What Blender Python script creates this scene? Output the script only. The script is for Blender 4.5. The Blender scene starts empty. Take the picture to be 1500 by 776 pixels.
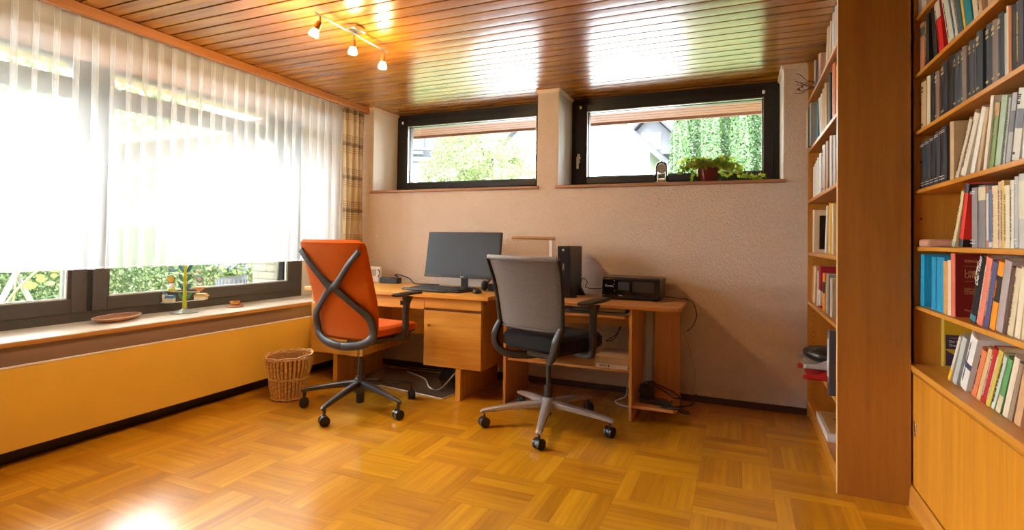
import bpy, bmesh, math, random
from mathutils import Vector, Matrix, Euler
import numpy as np
random.seed(7); PI = math.pi
sc = bpy.context.scene
COL = sc.collection

# ------------------------------------------------------------------ camera
cam_d = bpy.data.cameras.new('camera'); cam = bpy.data.objects.new('camera', cam_d); COL.objects.link(cam)
F_PX, CY = 785.53, 336.68
Rm = Matrix(((0.92028121, -0.39122389, -0.00513394),
             (0.39102121, 0.92010211, -0.02268299),
             (0.01359788, 0.01886725, 0.99972953)))       # columns: right, forward, up
right, fwd, up = Rm.col[0], Rm.col[1], Rm.col[2]
M4 = Matrix.Identity(4)
for r in range(3):
    M4[r][0] = right[r]; M4[r][1] = up[r]; M4[r][2] = -fwd[r]
M4.translation = Vector((0.2491, -4.0805, 1.1375))
cam.matrix_world = M4
cam_d.sensor_width = 36; cam_d.sensor_fit = 'HORIZONTAL'
cam_d.lens = F_PX / 1500 * 36
cam_d.shift_y = -(388 - CY) / 1500
cam_d.clip_start = 0.05; cam_d.clip_end = 200
sc.camera = cam

# ------------------------------------------------------------------ light and exposure
sc.view_settings.view_transform = 'Standard'; sc.view_settings.look = 'None'
sc.view_settings.gamma = 1; sc.view_settings.use_curve_mapping = False
sc.view_settings.exposure = 1.05
SKY, SUN, FILL, SPOT, BULB = 13.5, 4.0, 2.5, 6.5, 90.0
w = bpy.data.worlds.new('sky'); sc.world = w; w.use_nodes = True
w.node_tree.nodes['Background'].inputs['Color'].default_value = (0.95, 0.965, 1.0, 1)
w.node_tree.nodes['Background'].inputs['Strength'].default_value = SKY

def light(name, kind, loc, rot, energy, color, **kw):
    d = bpy.data.lights.new(name, kind); d.energy = energy; d.color = color
    for k, v in kw.items(): setattr(d, k, v)
    o = bpy.data.objects.new(name, d); o.location = loc; o.rotation_euler = rot; COL.objects.link(o); return o
light('sun', 'SUN', (4, -10, 12), Euler((math.radians(40), 0, math.radians(25))), SUN, (1, .96, .88), angle=math.radians(1))
light('rear_fill_light', 'AREA', (-0.9, -5.6, 1.9), Euler((math.radians(78), 0, math.radians(8))), FILL, (1, .86, .68),
      shape='RECTANGLE', size=2.4, size_y=1.1)  # unseen fill lamp behind the camera, added to brighten the interior

# ------------------------------------------------------------------ materials
MATS = {}
def newmat(name):
    m = bpy.data.materials.new(name); m.use_nodes = True
    nt = m.node_tree; b = nt.nodes['Principled BSDF']; return m, nt, b
def setp(b, rough=None, metal=None, coat=None, coatr=None, spec=None, sheen=None):
    if rough is not None: b.inputs['Roughness'].default_value = rough
    if metal is not None: b.inputs['Metallic'].default_value = metal
    if coat is not None: b.inputs['Coat Weight'].default_value = coat
    if coatr is not None: b.inputs['Coat Roughness'].default_value = coatr
    if spec is not None: b.inputs['Specular IOR Level'].default_value = spec
    if sheen is not None: b.inputs['Sheen Weight'].default_value = sheen
def N(nt, typ, **kw):
    n = nt.nodes.new(typ)
    for k, v in kw.items(): setattr(n, k, v)
    return n
def math_(nt, op, a, b=None, c=None):
    n = nt.nodes.new('ShaderNodeMath'); n.operation = op
    for i, x in enumerate((a, b, c)):
        if x is None: continue
        if isinstance(x, (int, float)): n.inputs[i].default_value = x
        else: nt.links.new(x, n.inputs[i])
    return n.outputs[0]
def coords(nt, scale=(1, 1, 1), kind='Object'):
    tc = nt.nodes.new('ShaderNodeTexCoord'); mp = nt.nodes.new('ShaderNodeMapping')
    mp.inputs['Scale'].default_value = scale; nt.links.new(tc.outputs[kind], mp.inputs['Vector']); return mp.outputs['Vector']
def ramp(nt, fac, stops):
    r = nt.nodes.new('ShaderNodeValToRGB'); e = r.color_ramp.elements
    while len(e) > 1: e.remove(e[-1])
    e[0].position = stops[0][0]; e[0].color = (*stops[0][1], 1)
    for p, c in stops[1:]:
        x = e.new(p); x.color = (*c, 1)
    nt.links.new(fac, r.inputs['Fac']); return r.outputs['Color']
def noise(nt, vec, scale, detail=4, rough=.55):
    n = nt.nodes.new('ShaderNodeTexNoise'); n.inputs['Scale'].default_value = scale
    n.inputs['Detail'].default_value = detail; n.inputs['Roughness'].default_value = rough
    nt.links.new(vec, n.inputs['Vector']); return n.outputs['Fac']
def bump(nt, b, h, strength, dist=.002):
    n = nt.nodes.new('ShaderNodeBump'); n.inputs['Strength'].default_value = strength; n.inputs['Distance'].default_value = dist
    nt.links.new(h, n.inputs['Height']); nt.links.new(n.outputs['Normal'], b.inputs['Normal'])
def plain(name, col, rough=.5, metal=0, var=.06, coat=0, nscale=40, bmp=0, sheen=0, spec=None):
    if name in MATS: return MATS[name]
    m, nt, b = newmat(name); setp(b, rough, metal, coat, .1, sheen=sheen, spec=spec)
    f = noise(nt, coords(nt), nscale, 3)
    lo = tuple(max(0, c * (1 - var)) for c in col); hi = tuple(min(1, c * (1 + var)) for c in col)
    nt.links.new(ramp(nt, f, [(.3, lo), (.7, hi)]), b.inputs['Base Color'])
    if bmp: bump(nt, b, noise(nt, coords(nt), nscale * 12, 2), bmp, .0015)
    MATS[name] = m; return m
def wood(name, dark, light_, axis='z', rough=.42, coat=.15, fine=1.0):
    if name in MATS: return MATS[name]
    m, nt, b = newmat(name); setp(b, rough, 0, coat, .25)
    s = {'x': (1.2, 22, 22), 'y': (22, 1.2, 22), 'z': (22, 22, 1.2)}[axis]
    f1 = noise(nt, coords(nt, tuple(v * fine for v in s)), 1.0, 5, .6)
    f2 = noise(nt, coords(nt, tuple(v * fine * 5 for v in s)), 1.0, 3, .6)
    f = math_(nt, 'ADD', math_(nt, 'MULTIPLY', f1, .65), math_(nt, 'MULTIPLY', f2, .35))
    nt.links.new(ramp(nt, f, [(.32, dark), (.66, light_)]), b.inputs['Base Color'])
    bump(nt, b, f2, .12, .001)
    MATS[name] = m; return m

DESK = lambda ax='x': wood('desk_beech_' + ax, (.52, .23, .026), (.71, .36, .055), ax, .4)
SIDE = lambda ax='x': wood('side_table_beech_' + ax, (.46, .195, .050), (.60, .29, .085), ax, .42)
CASE = lambda ax='z': wood('bookcase_oak_' + ax, (.42, .155, .016), (.60, .26, .034), ax, .42)
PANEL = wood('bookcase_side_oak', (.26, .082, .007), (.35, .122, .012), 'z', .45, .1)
CAB = wood('cabinet_oak', (.46, .165, .010), (.64, .27, .022), 'z', .4, .2)
BEAM = wood('beam_wood', (.36, .13, .03), (.50, .20, .05), 'y', .4)
DARKBASE = wood('dark_baseboard_wood', (.035, .016, .01), (.07, .03, .018), 'x', .4)

# parquet: basket weave squares of .328 m, five slats each
def parquet():
    m, nt, b = newmat('oak_parquet'); setp(b, .3, 0, 1.0, .17)
    tc = N(nt, 'ShaderNodeTexCoord'); sx = N(nt, 'ShaderNodeSeparateXYZ'); nt.links.new(tc.outputs['Object'], sx.inputs[0])
    T = .328
    u = math_(nt, 'DIVIDE', math_(nt, 'ADD', sx.outputs['X'], -.395 + T * 40), T)
    v = math_(nt, 'DIVIDE', math_(nt, 'ADD', sx.outputs['Y'], 1.35 + T * 40), T)
    iu, iv = math_(nt, 'FLOOR', u), math_(nt, 'FLOOR', v)
    fu, fv = math_(nt, 'FRACT', u), math_(nt, 'FRACT', v)
    par = math_(nt, 'MODULO', math_(nt, 'ADD', iu, iv), 2)
    def mix(a, c):  # par*a + (1-par)*c
        return math_(nt, 'ADD', math_(nt, 'MULTIPLY', par, a), math_(nt, 'MULTIPLY', math_(nt, 'SUBTRACT', 1.0, par), c))
    across = mix(fu, fv); along = mix(fv, fu)
    sl = math_(nt, 'MULTIPLY', across, 5); isl = math_(nt, 'FLOOR', sl); fs = math_(nt, 'FRACT', sl)
    cx = N(nt, 'ShaderNodeCombineXYZ'); nt.links.new(iu, cx.inputs[0]); nt.links.new(iv, cx.inputs[1]); nt.links.new(isl, cx.inputs[2])
    wn = N(nt, 'ShaderNodeTexWhiteNoise', noise_dimensions='3D'); nt.links.new(cx.outputs[0], wn.inputs['Vector'])
    rnd = wn.outputs['Value']
    gx = N(nt, 'ShaderNodeCombineXYZ')
    nt.links.new(math_(nt, 'ADD', math_(nt, 'MULTIPLY', along, .55), math_(nt, 'MULTIPLY', rnd, 37)), gx.inputs[0])
    nt.links.new(math_(nt, 'ADD', math_(nt, 'MULTIPLY', across, 9), math_(nt, 'MULTIPLY', rnd, 91)), gx.inputs[1])
    g = noise(nt, gx.outputs[0], 1.5, 3, .5)
    g2 = noise(nt, gx.outputs[0], 6, 2, .5)
    f = math_(nt, 'ADD', math_(nt, 'MULTIPLY', rnd, .32), math_(nt, 'ADD', math_(nt, 'MULTIPLY', g, .58), math_(nt, 'MULTIPLY', g2, .10)))
    colr = ramp(nt, f, [(.15, (.34, .125, .004)), (.42, (.53, .230, .007)), (.65, (.68, .330, .012)), (.9, (.82, .46, .030))])
    e1 = math_(nt, 'MINIMUM', fs, math_(nt, 'SUBTRACT', 1.0, fs))
    e2 = math_(nt, 'MINIMUM', along, math_(nt, 'SUBTRACT', 1.0, along))
    gap = math_(nt, 'MINIMUM', math_(nt, 'MULTIPLY', e1, 13), math_(nt, 'MULTIPLY', e2, 66))
    gap = math_(nt, 'MINIMUM', math_(nt, 'MULTIPLY', gap, 2.2), 1.0)
    mx = N(nt, 'ShaderNodeMix', data_type='RGBA'); nt.links.new(math_(nt, 'ADD', .62, math_(nt, 'MULTIPLY', gap, .38)), mx.inputs[0])
    mx.inputs[6].default_value = (.12, .04, .01, 1); nt.links.new(colr, mx.inputs[7]); nt.links.new(mx.outputs[2], b.inputs['Base Color'])
    bump(nt, b, math_(nt, 'ADD', math_(nt, 'MULTIPLY', gap, .6), math_(nt, 'MULTIPLY', g2, .15)), .12, .001)
    rr = math_(nt, 'ADD', .26, math_(nt, 'MULTIPLY', g2, .14)); nt.links.new(rr, b.inputs['Roughness'])
    return m
# varnished ceiling boards running along x
def ceiling_mat():
    m, nt, b = newmat('varnished_pine_boards'); setp(b, .26, 0, .6, .18)
    tc = N(nt, 'ShaderNodeTexCoord'); sx = N(nt, 'ShaderNodeSeparateXYZ'); nt.links.new(tc.outputs['Object'], sx.inputs[0])
    i = math_(nt, 'FLOOR', math_(nt, 'DIVIDE', math_(nt, 'ADD', sx.outputs['Y'], 9.148), .0984))
    wn = N(nt, 'ShaderNodeTexWhiteNoise', noise_dimensions='1D'); nt.links.new(i, wn.inputs['W'])
    cx = N(nt, 'ShaderNodeCombineXYZ')
    nt.links.new(math_(nt, 'ADD', math_(nt, 'MULTIPLY', sx.outputs['X'], .9), math_(nt, 'MULTIPLY', wn.outputs['Value'], 60)), cx.inputs[0])
    nt.links.new(math_(nt, 'MULTIPLY', sx.outputs['Y'], 26), cx.inputs[1])
    g = noise(nt, cx.outputs[0], 1.6, 6, .6)
    wv = N(nt, 'ShaderNodeTexWave'); wv.inputs['Scale'].default_value = .5; wv.inputs['Distortion'].default_value = 9
    wv.inputs['Detail'].default_value = 3; nt.links.new(cx.outputs[0], wv.inputs['Vector'])
    f = math_(nt, 'ADD', math_(nt, 'MULTIPLY', g, .55), math_(nt, 'ADD', math_(nt, 'MULTIPLY', wn.outputs['Value'], .25), math_(nt, 'MULTIPLY', wv.outputs['Fac'], .2)))
    nt.links.new(ramp(nt, f, [(.25, (.26, .085, .005)), (.55, (.40, .155, .009)), (.85, (.52, .235, .016))]), b.inputs['Base Color'])
    bump(nt, b, g, .02, .001)
    return m
def plaster(name, col, s=.5):
    m, nt, b = newmat(name); setp(b, .9)
    v = coords(nt)
    vv = N(nt, 'ShaderNodeMapping'); vv.inputs['Scale'].default_value = (1, 1, .62); nt.links.new(v, vv.inputs['Vector'])
    f = noise(nt, vv.outputs[0], 75, 4, .6); f2 = noise(nt, v, 2.5, 2)
    nt.links.new(ramp(nt, f2, [(.3, tuple(c * .96 for c in col)), (.7, col)]), b.inputs['Base Color'])
    r = N(nt, 'ShaderNodeMapRange'); r.inputs['From Min'].default_value = .42; r.inputs['From Max'].default_value = .68
    nt.links.new(f, r.inputs['Value']); bump(nt, b, r.outputs[0], s, .0065)
    return m
PLASTER = plaster('roughcast_plaster', (.73, .60, .50), .8)
PLASTER_L = plaster('smooth_plaster', (.70, .50, .33), .1)
WHITEWALL = plain('reveal_white', (.80, .78, .70), .85, var=.02)
def sheer():
    m, nt, b = newmat('sheer_voile'); nt.nodes.remove(b)
    tr = N(nt, 'ShaderNodeBsdfTransparent'); tr.inputs[0].default_value = (1, 1, 1, 1)
    tl = N(nt, 'ShaderNodeBsdfTranslucent'); tl.inputs[0].default_value = (.92, .93, .95, 1)
    df = N(nt, 'ShaderNodeBsdfDiffuse'); df.inputs[0].default_value = (.90, .89, .88, 1)
    m1 = N(nt, 'ShaderNodeMixShader'); m1.inputs[0].default_value = .35
    nt.links.new(tl.outputs[0], m1.inputs[1]); nt.links.new(df.outputs[0], m1.inputs[2])
    lw = N(nt, 'ShaderNodeLayerWeight'); lw.inputs['Blend'].default_value = .35
    f = math_(nt, 'MINIMUM', math_(nt, 'ADD', .34, math_(nt, 'MULTIPLY', math_(nt, 'POWER', lw.outputs['Facing'], 1.6), .6)), .97)
    m2 = N(nt, 'ShaderNodeMixShader'); nt.links.new(f, m2.inputs[0])
    nt.links.new(tr.outputs[0], m2.inputs[1]); nt.links.new(m1.outputs[0], m2.inputs[2])
    nt.links.new(m2.outputs[0], nt.nodes['Material Output'].inputs[0]); return m
def glass(name='window_glass', tint=(.97, 1, .99), refl=1.0):
    if name in MATS: return MATS[name]
    m, nt, b = newmat(name); nt.nodes.remove(b)
    tr = N(nt, 'ShaderNodeBsdfTransparent'); tr.inputs[0].default_value = (*tint, 1)
    gl = N(nt, 'ShaderNodeBsdfGlossy'); gl.inputs['Roughness'].default_value = .02
    fr = N(nt, 'ShaderNodeFresnel'); fr.inputs['IOR'].default_value = 1.45
    mx = N(nt, 'ShaderNodeMixShader'); nt.links.new(math_(nt, 'MULTIPLY', fr.outputs[0], refl), mx.inputs[0])
    nt.links.new(tr.outputs[0], mx.inputs[1]); nt.links.new(gl.outputs[0], mx.inputs[2])
    nt.links.new(mx.outputs[0], nt.nodes['Material Output'].inputs[0]); MATS[name] = m; return m
def plaid():
    m, nt, b = newmat('striped_curtain_fabric'); setp(b, .85, sheen=.2)
    tc = N(nt, 'ShaderNodeTexCoord'); sx = N(nt, 'ShaderNodeSeparateXYZ'); nt.links.new(tc.outputs['Object'], sx.inputs[0])
    z = sx.outputs['Z']
    big = math_(nt, 'ABSOLUTE', math_(nt, 'SUBTRACT', math_(nt, 'FRACT', math_(nt, 'DIVIDE', math_(nt, 'ADD', z, 10 - 1.708 + .148), .2965)), .5))   # 0 at band centre
    fine = math_(nt, 'GREATER_THAN', math_(nt, 'FRACT', math_(nt, 'DIVIDE', z, .0185)), .5)
    dens = math_(nt, 'GREATER_THAN', math_(nt, 'MULTIPLY', fine, .30), big)
    core = math_(nt, 'LESS_THAN', big, .05)
    f = math_(nt, 'MAXIMUM', math_(nt, 'MULTIPLY', dens, .6), core)
    nt.links.new(ramp(nt, f, [(0, (.66, .52, .32)), (.6, (.34, .21, .10)), (1, (.16, .09, .045))]), b.inputs['Base Color'])
    tl = N(nt, 'ShaderNodeBsdfTranslucent'); tl.inputs[0].default_value = (.6, .48, .30, 1)
    ms = N(nt, 'ShaderNodeMixShader'); ms.inputs[0].default_value = .3
    nt.links.new(b.outputs[0], ms.inputs[1]); nt.links.new(tl.outputs[0], ms.inputs[2])
    nt.links.new(ms.outputs[0], nt.nodes['Material Output'].inputs[0]); return m
def leafmat(name, cols, trans=.35):
    if name in MATS: return MATS[name]
    m, nt, b = newmat(name); setp(b, .5)
    g = N(nt, 'ShaderNodeNewGeometry')
    c = ramp(nt, g.outputs['Random Per Island'], [(i / (len(cols) - 1), cc) for i, cc in enumerate(cols)])
    nt.links.new(c, b.inputs['Base Color'])
    tl = N(nt, 'ShaderNodeBsdfTranslucent'); nt.links.new(c, tl.inputs[0])
    ms = N(nt, 'ShaderNodeMixShader'); ms.inputs[0].default_value = trans
    nt.links.new(b.outputs[0], ms.inputs[1]); nt.links.new(tl.outputs[0], ms.inputs[2])
    nt.links.new(ms.outputs[0], nt.nodes['Material Output'].inputs[0]); MATS[name] = m; return m
def emis(name, col, s):
    if name in MATS: return MATS[name]
    m, nt, b = newmat(name); b.inputs['Base Color'].default_value = (*col, 1)
    b.inputs['Emission Color'].default_value = (*col, 1); b.inputs['Emission Strength'].default_value = s; MATS[name] = m; return m
def bricks(name, c1, c2, mortar, w_, h_, ax='xz'):
    m, nt, b = newmat(name); setp(b, .9)
    tc = N(nt, 'ShaderNodeTexCoord'); sx = N(nt, 'ShaderNodeSeparateXYZ'); nt.links.new(tc.outputs['Object'], sx.inputs[0])
    cx = N(nt, 'ShaderNodeCombineXYZ')
    nt.links.new(math_(nt, 'ADD', sx.outputs['X'], sx.outputs['Y']), cx.inputs[0]); nt.links.new(sx.outputs['Z'], cx.inputs[1])
    bt = N(nt, 'ShaderNodeTexBrick'); nt.links.new(cx.outputs[0], bt.inputs['Vector']); bt.inputs['Scale'].default_value = 1
    bt.inputs['Color1'].default_value = (*c1, 1); bt.inputs['Color2'].default_value = (*c2, 1); bt.inputs['Mortar'].default_value = (*mortar, 1)
    bt.inputs['Brick Width'].default_value = w_; bt.inputs['Row Height'].default_value = h_; bt.inputs['Mortar Size'].default_value = .005
    nt.links.new(bt.outputs['Color'], b.inputs['Base Color']); return m
BLACKP = plain('black_plastic', (.012, .012, .014), .35, var=.2)
BLACKM = plain('matte_black', (.016, .016, .018), .6, var=.2)
DKGREY = plain('charcoal_plastic', (.040, .038, .042), .42, var=.1)
CHROME = plain('brushed_chrome', (.75, .74, .72), .22, 1)
ALU = plain('pale_grey_metal', (.36, .33, .32), .40, .35)
BRASS = plain('brass', (.85, .6, .25), .25, 1)
WHITEP = plain('white_plastic', (.78, .78, .76), .4, var=.02)
FRAMEM = plain('window_frame_grey', (.085, .075, .066), .4, var=.05)
FRAMED = plain('window_frame_dark', (.010, .010, .012), .4, var=.08)

# ------------------------------------------------------------------ mesh helpers
class MB:
    def __init__(s): s.v = []; s.f = []
    def add(s, vs, fs):
        o = len(s.v); s.v += [tuple(x) for x in vs]; s.f += [tuple(i + o for i in f) for f in fs]; return s
    def box(s, x0, x1, y0, y1, z0, z1, rot=None, pivot=None):
        vs = [Vector((x, y, z)) for x in (x0, x1) for y in (y0, y1) for z in (z0, z1)]
        if rot is not None:
            pv = Vector(pivot) if pivot is not None else Vector(((x0 + x1) / 2, (y0 + y1) / 2, (z0 + z1) / 2))
            R = rot.to_matrix() if isinstance(rot, Euler) else rot
            vs = [R @ (v - pv) + pv for v in vs]
        return s.add(vs, [(0, 1, 3, 2), (4, 6, 7, 5), (0, 4, 5, 1), (2, 3, 7, 6), (0, 2, 6, 4), (1, 5, 7, 3)])
    def prism(s, poly, a0, a1, axis='z'):
        n = len(poly)
        def P(p, a): return {'z': (p[0], p[1], a), 'y': (p[0], a, p[1]), 'x': (a, p[0], p[1])}[axis]
        vs = [P(p, a0) for p in poly] + [P(p, a1) for p in poly]
        fs = [(i, (i + 1) % n, n + (i + 1) % n, n + i) for i in range(n)] + [tuple(range(n))[::-1], tuple(range(n, 2 * n))]
        return s.add(vs, fs)
    def lathe(s, prof, n=24, c=(0, 0, 0), axis=None, cap=True):
        c = Vector(c); R = Matrix.Identity(3)
        if axis is not None: R = Vector((0, 0, 1)).rotation_difference(Vector(axis)).to_matrix()
        vs = []
        for r, z in prof:
            for k in range(n):
                a = 2 * PI * k / n; vs.append(c + R @ Vector((r * math.cos(a), r * math.sin(a), z)))
        fs = [(i * n + k, i * n + (k + 1) % n, (i + 1) * n + (k + 1) % n, (i + 1) * n + k) for i in range(len(prof) - 1) for k in range(n)]
        if cap: fs += [tuple(range(n))[::-1], tuple((len(prof) - 1) * n + k for k in range(n))]
        return s.add(vs, fs)
    def cyl(s, p0, p1, r0, r1=None, n=16):
        p0, p1 = Vector(p0), Vector(p1); d = p1 - p0
        return s.lathe([(r0, 0), (r1 if r1 is not None else r0, d.length)], n, p0, d.normalized())
    def sphere(s, c, r, n=14, sz=(1, 1, 1)):
        c = Vector(c); vs = [c + Vector((0, 0, -r * sz[2]))]; m = n // 2
        for i in range(1, m):
            t = PI * i / m
            for k in range(n):
                a = 2 * PI * k / n
                vs.append(c + Vector((r * math.sin(t) * math.cos(a) * sz[0], r * math.sin(t) * math.sin(a) * sz[1], -r * math.cos(t) * sz[2])))
        vs.append(c + Vector((0, 0, r * sz[2]))); L = len(vs) - 1
        fs = [(0, 1 + (k + 1) % n, 1 + k) for k in range(n)]
        for i in range(m - 2):
            for k in range(n):
                a = 1 + i * n + k; b2 = 1 + i * n + (k + 1) % n; fs.append((a, b2, b2 + n, a + n))
        fs += [(L, 1 + (m - 2) * n + k, 1 + (m - 2) * n + (k + 1) % n) for k in range(n)]
        return s.add(vs, fs)
    def sweep(s, pts, ws, hs=None, upv=(0, 0, 1), n=10, sub=4, power=.75, smooth=True):
        pts = [Vector(p) for p in pts]
        if not isinstance(ws, (list, tuple)): ws = [ws] * len(pts)
        if hs is None: hs = ws
        if not isinstance(hs, (list, tuple)): hs = [hs] * len(pts)
        if smooth and len(pts) > 2:
            P, W, H = [], [], []
            for i in range(len(pts) - 1):
                p0 = pts[max(i - 1, 0)]; p1 = pts[i]; p2 = pts[i + 1]; p3 = pts[min(i + 2, len(pts) - 1)]
                for k in range(sub):
                    t = k / sub
                    P.append(.5 * ((2 * p1) + (p2 - p0) * t + (2 * p0 - 5 * p1 + 4 * p2 - p3) * t * t + (3 * p1 - p0 - 3 * p2 + p3) * t ** 3))
                    W.append(ws[i] * (1 - t) + ws[i + 1] * t); H.append(hs[i] * (1 - t) + hs[i + 1] * t)
            P.append(pts[-1]); W.append(ws[-1]); H.append(hs[-1])
        else: P, W, H = pts, list(ws), list(hs)
        up_ = Vector(upv); vs = []
        side_prev = None
        for i, p in enumerate(P):
            t = (P[min(i + 1, len(P) - 1)] - P[max(i - 1, 0)]).normalized()
            sd = up_.cross(t)
            if sd.length < .15 and side_prev is not None: sd = side_prev - t * side_prev.dot(t)
            if sd.length < 1e-4: sd = Vector((1, 0, 0)).cross(t)
            sd.normalize(); side_prev = sd; nn = t.cross(sd)
            for k in range(n):
                a = 2 * PI * k / n; ca, sa = math.cos(a), math.sin(a)
                ca = math.copysign(abs(ca) ** power, ca); sa = math.copysign(abs(sa) ** power, sa)
                vs.append(p + sd * ca * W[i] / 2 + nn * sa * H[i] / 2)
        fs = [(i * n + k, i * n + (k + 1) % n, (i + 1) * n + (k + 1) % n, (i + 1) * n + k) for i in range(len(P) - 1) for k in range(n)]
        fs += [tuple(range(n))[::-1], tuple((len(P) - 1) * n + k for k in range(n))]
        return s.add(vs, fs)
    def wire(s, pts, r, n=6, sub=6): return s.sweep(pts, 2 * r, 2 * r, n=n, sub=sub, power=1)
    def grid(s, fn, nu, nv, th=None):
        """fn(u,v)->(point); th: closed sheet, fn(u,v,side)"""
        if th is None:
            vs = [fn(i / nu, j / nv) for i in range(nu + 1) for j in range(nv + 1)]
            fs = [(i * (nv + 1) + j, (i + 1) * (nv + 1) + j, (i + 1) * (nv + 1) + j + 1, i * (nv + 1) + j + 1) for i in range(nu) for j in range(nv)]
            return s.add(vs, fs)
        vs = []
        for sd in (0, 1): vs += [fn(i / nu, j / nv, sd) for i in range(nu + 1) for j in range(nv + 1)]
        K = (nu + 1) * (nv + 1); I = lambda i, j: i * (nv + 1) + j
        fs = []
        for i in range(nu):
            for j in range(nv):
                q = (I(i, j), I(i + 1, j), I(i + 1, j + 1), I(i, j + 1)); fs.append(q[::-1]); fs.append(tuple(x + K for x in q))
        for i in range(nu):
            fs.append((I(i, 0), I(i + 1, 0), I(i + 1, 0) + K, I(i, 0) + K)); fs.append((I(i + 1, nv), I(i, nv), I(i, nv) + K, I(i + 1, nv) + K))
        for j in range(nv):
            fs.append((I(0, j + 1), I(0, j), I(0, j) + K, I(0, j + 1) + K)); fs.append((I(nu, j), I(nu, j + 1), I(nu, j + 1) + K, I(nu, j) + K))
        return s.add(vs, fs)

WM = {}     # world matrices of parents
def wm(o): return WM.get(o.name, Matrix.Identity(4))
def put(name, mb, mat, parent=None, bevel=0, smooth=True, world=True, seg=2, ang=.6, kind=None, label=None, recalc=True, cat=None, group=None, origin=None):
    me = bpy.data.meshes.new(name)
    me.from_pydata([tuple(v) for v in mb.v], [], mb.f)
    if recalc:
        bm = bmesh.new(); bm.from_mesh(me); bmesh.ops.recalc_face_normals(bm, faces=bm.faces); bm.to_mesh(me); bm.free()
    o = bpy.data.objects.new(name, me); COL.objects.link(o); me.materials.append(mat)
    if origin is not None:
        T = Matrix.Translation(Vector(origin)); me.transform(T.inverted()); o.matrix_basis = T; WM[o.name] = T
    if parent is not None:
        P = wm(parent)
        if world: me.transform(P.inverted())
        o.parent = parent; WM[o.name] = P.copy()
    if smooth:
        me.polygons.foreach_set('use_smooth', [True] * len(me.polygons)); me.set_sharp_from_angle(angle=ang)
    if bevel:
        md = o.modifiers.new('bevel', 'BEVEL'); md.width = bevel; md.segments = seg; md.limit_method = 'ANGLE'; md.angle_limit = .7
        md.harden_normals = False
    if kind: o['kind'] = kind
    if label: o['label'] = label
    if cat: o['category'] = cat
    if group: o['group'] = group
    return o
def thing(name, label, cat, loc=(0, 0, 0), rz=0, group=None):
    o = bpy.data.objects.new(name, None); COL.objects.link(o); o.empty_display_size = .1
    o.location = loc; o.rotation_euler = (0, 0, rz)
    WM[o.name] = Matrix.Translation(Vector(loc)) @ Matrix.Rotation(rz, 4, 'Z')
    o['label'] = label; o['category'] = cat
    if group: o['group'] = group
    return o
def struct(name, mb, mat, parent=None, bevel=0, **k):
    o = put(name, mb, mat, parent, bevel, **k); o['kind'] = 'structure'; return o
def text(name, s, size, mat, parent, loc, rot, extrude=.0004, align='LEFT', bold=0):
    c = bpy.data.curves.new(name, 'FONT'); c.body = s; c.size = size; c.extrude = extrude; c.align_x = align; c.offset = bold
    tmp = bpy.data.objects.new('tmp', c); COL.objects.link(tmp)
    me = bpy.data.meshes.new_from_object(tmp, depsgraph=bpy.context.evaluated_depsgraph_get()); bpy.data.objects.remove(tmp); bpy.data.curves.remove(c)
    me.name = name; me.materials.clear(); me.materials.append(mat)
    o = bpy.data.objects.new(name, me); COL.objects.link(o)
    Mw = Matrix.Translation(Vector(loc)) @ (rot.to_matrix().to_4x4() if isinstance(rot, Euler) else rot.to_4x4())
    o.parent = parent; o.matrix_basis = wm(parent).inverted() @ Mw
    return o
ROT_NEGY = Euler((PI / 2, 0, 0))                                   # faces -y, reads left to right
ROT_NEGX_UP = Matrix(((0, 0, -1), (0, 1, 0), (1, 0, 0)))            # faces -x, reads upwards

ZC = 2.357
# ================================================================== SETTING
struct('floor', MB().box(-3.75, 1.6, -6.3, .45, -.06, 0), parquet(), bevel=0, smooth=False)
cb = MB(); eb = MB()
k = 0
y = -.148 + .0984 * 15
while y > -6.2:
    bx0, bx1 = (-3.7, 1.6) if y < .40 else (-9.0, 2.2); yb0, yb1 = y - .0984 + .0125, y
    pr_ = [(yb1, ZC + .015), (yb1, ZC + .0035)] + [(yb1 - (yb1 - yb0) * t / 10, ZC + .0006 * abs(t / 5 - 1) ** 2) for t in range(11)] + [(yb0, ZC + .0035), (yb0, ZC + .015)]
    (cb if yb0 < .40 else eb).prism(pr_, bx0, bx1, 'x'); y -= .0984
ceil = struct('ceiling', cb, ceiling_mat(), ang=.5)
struct('backing', MB().box(-3.7, 1.6, -6.3, .4, ZC + .02, ZC + .12).box(-9.0, 2.2, .4, 1.38, ZC + .02, ZC + .12),
       plain('ceiling_backing_dark', (.03, .012, .006), .8), ceil, smooth=False)
struct('trim_9', eb, wood('eave_boards', (.12, .034, .006), (.17, .055, .012), 'x', .7, 0), ang=.5)
struct('fascia', MB().box(-9.0, 2.2, 1.36, 1.39, ZC - .02, ZC + .16), plain('eave_fascia', (.14, .05, .02), .7), ceil, smooth=False)
# back wall: lower part, two pilasters, right pilaster; recess depth .386
struct('wall_back', MB().box(-3.75, 1.6, 0, .5, -.05, 1.555).box(-3.75, -2.905, 0, .5, 1.555, ZC)
       .box(-1.267, -1.098, 0, .5, 1.555, ZC).box(.522, 1.6, 0, .5, 1.555, ZC), PLASTER, smooth=False)
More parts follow.
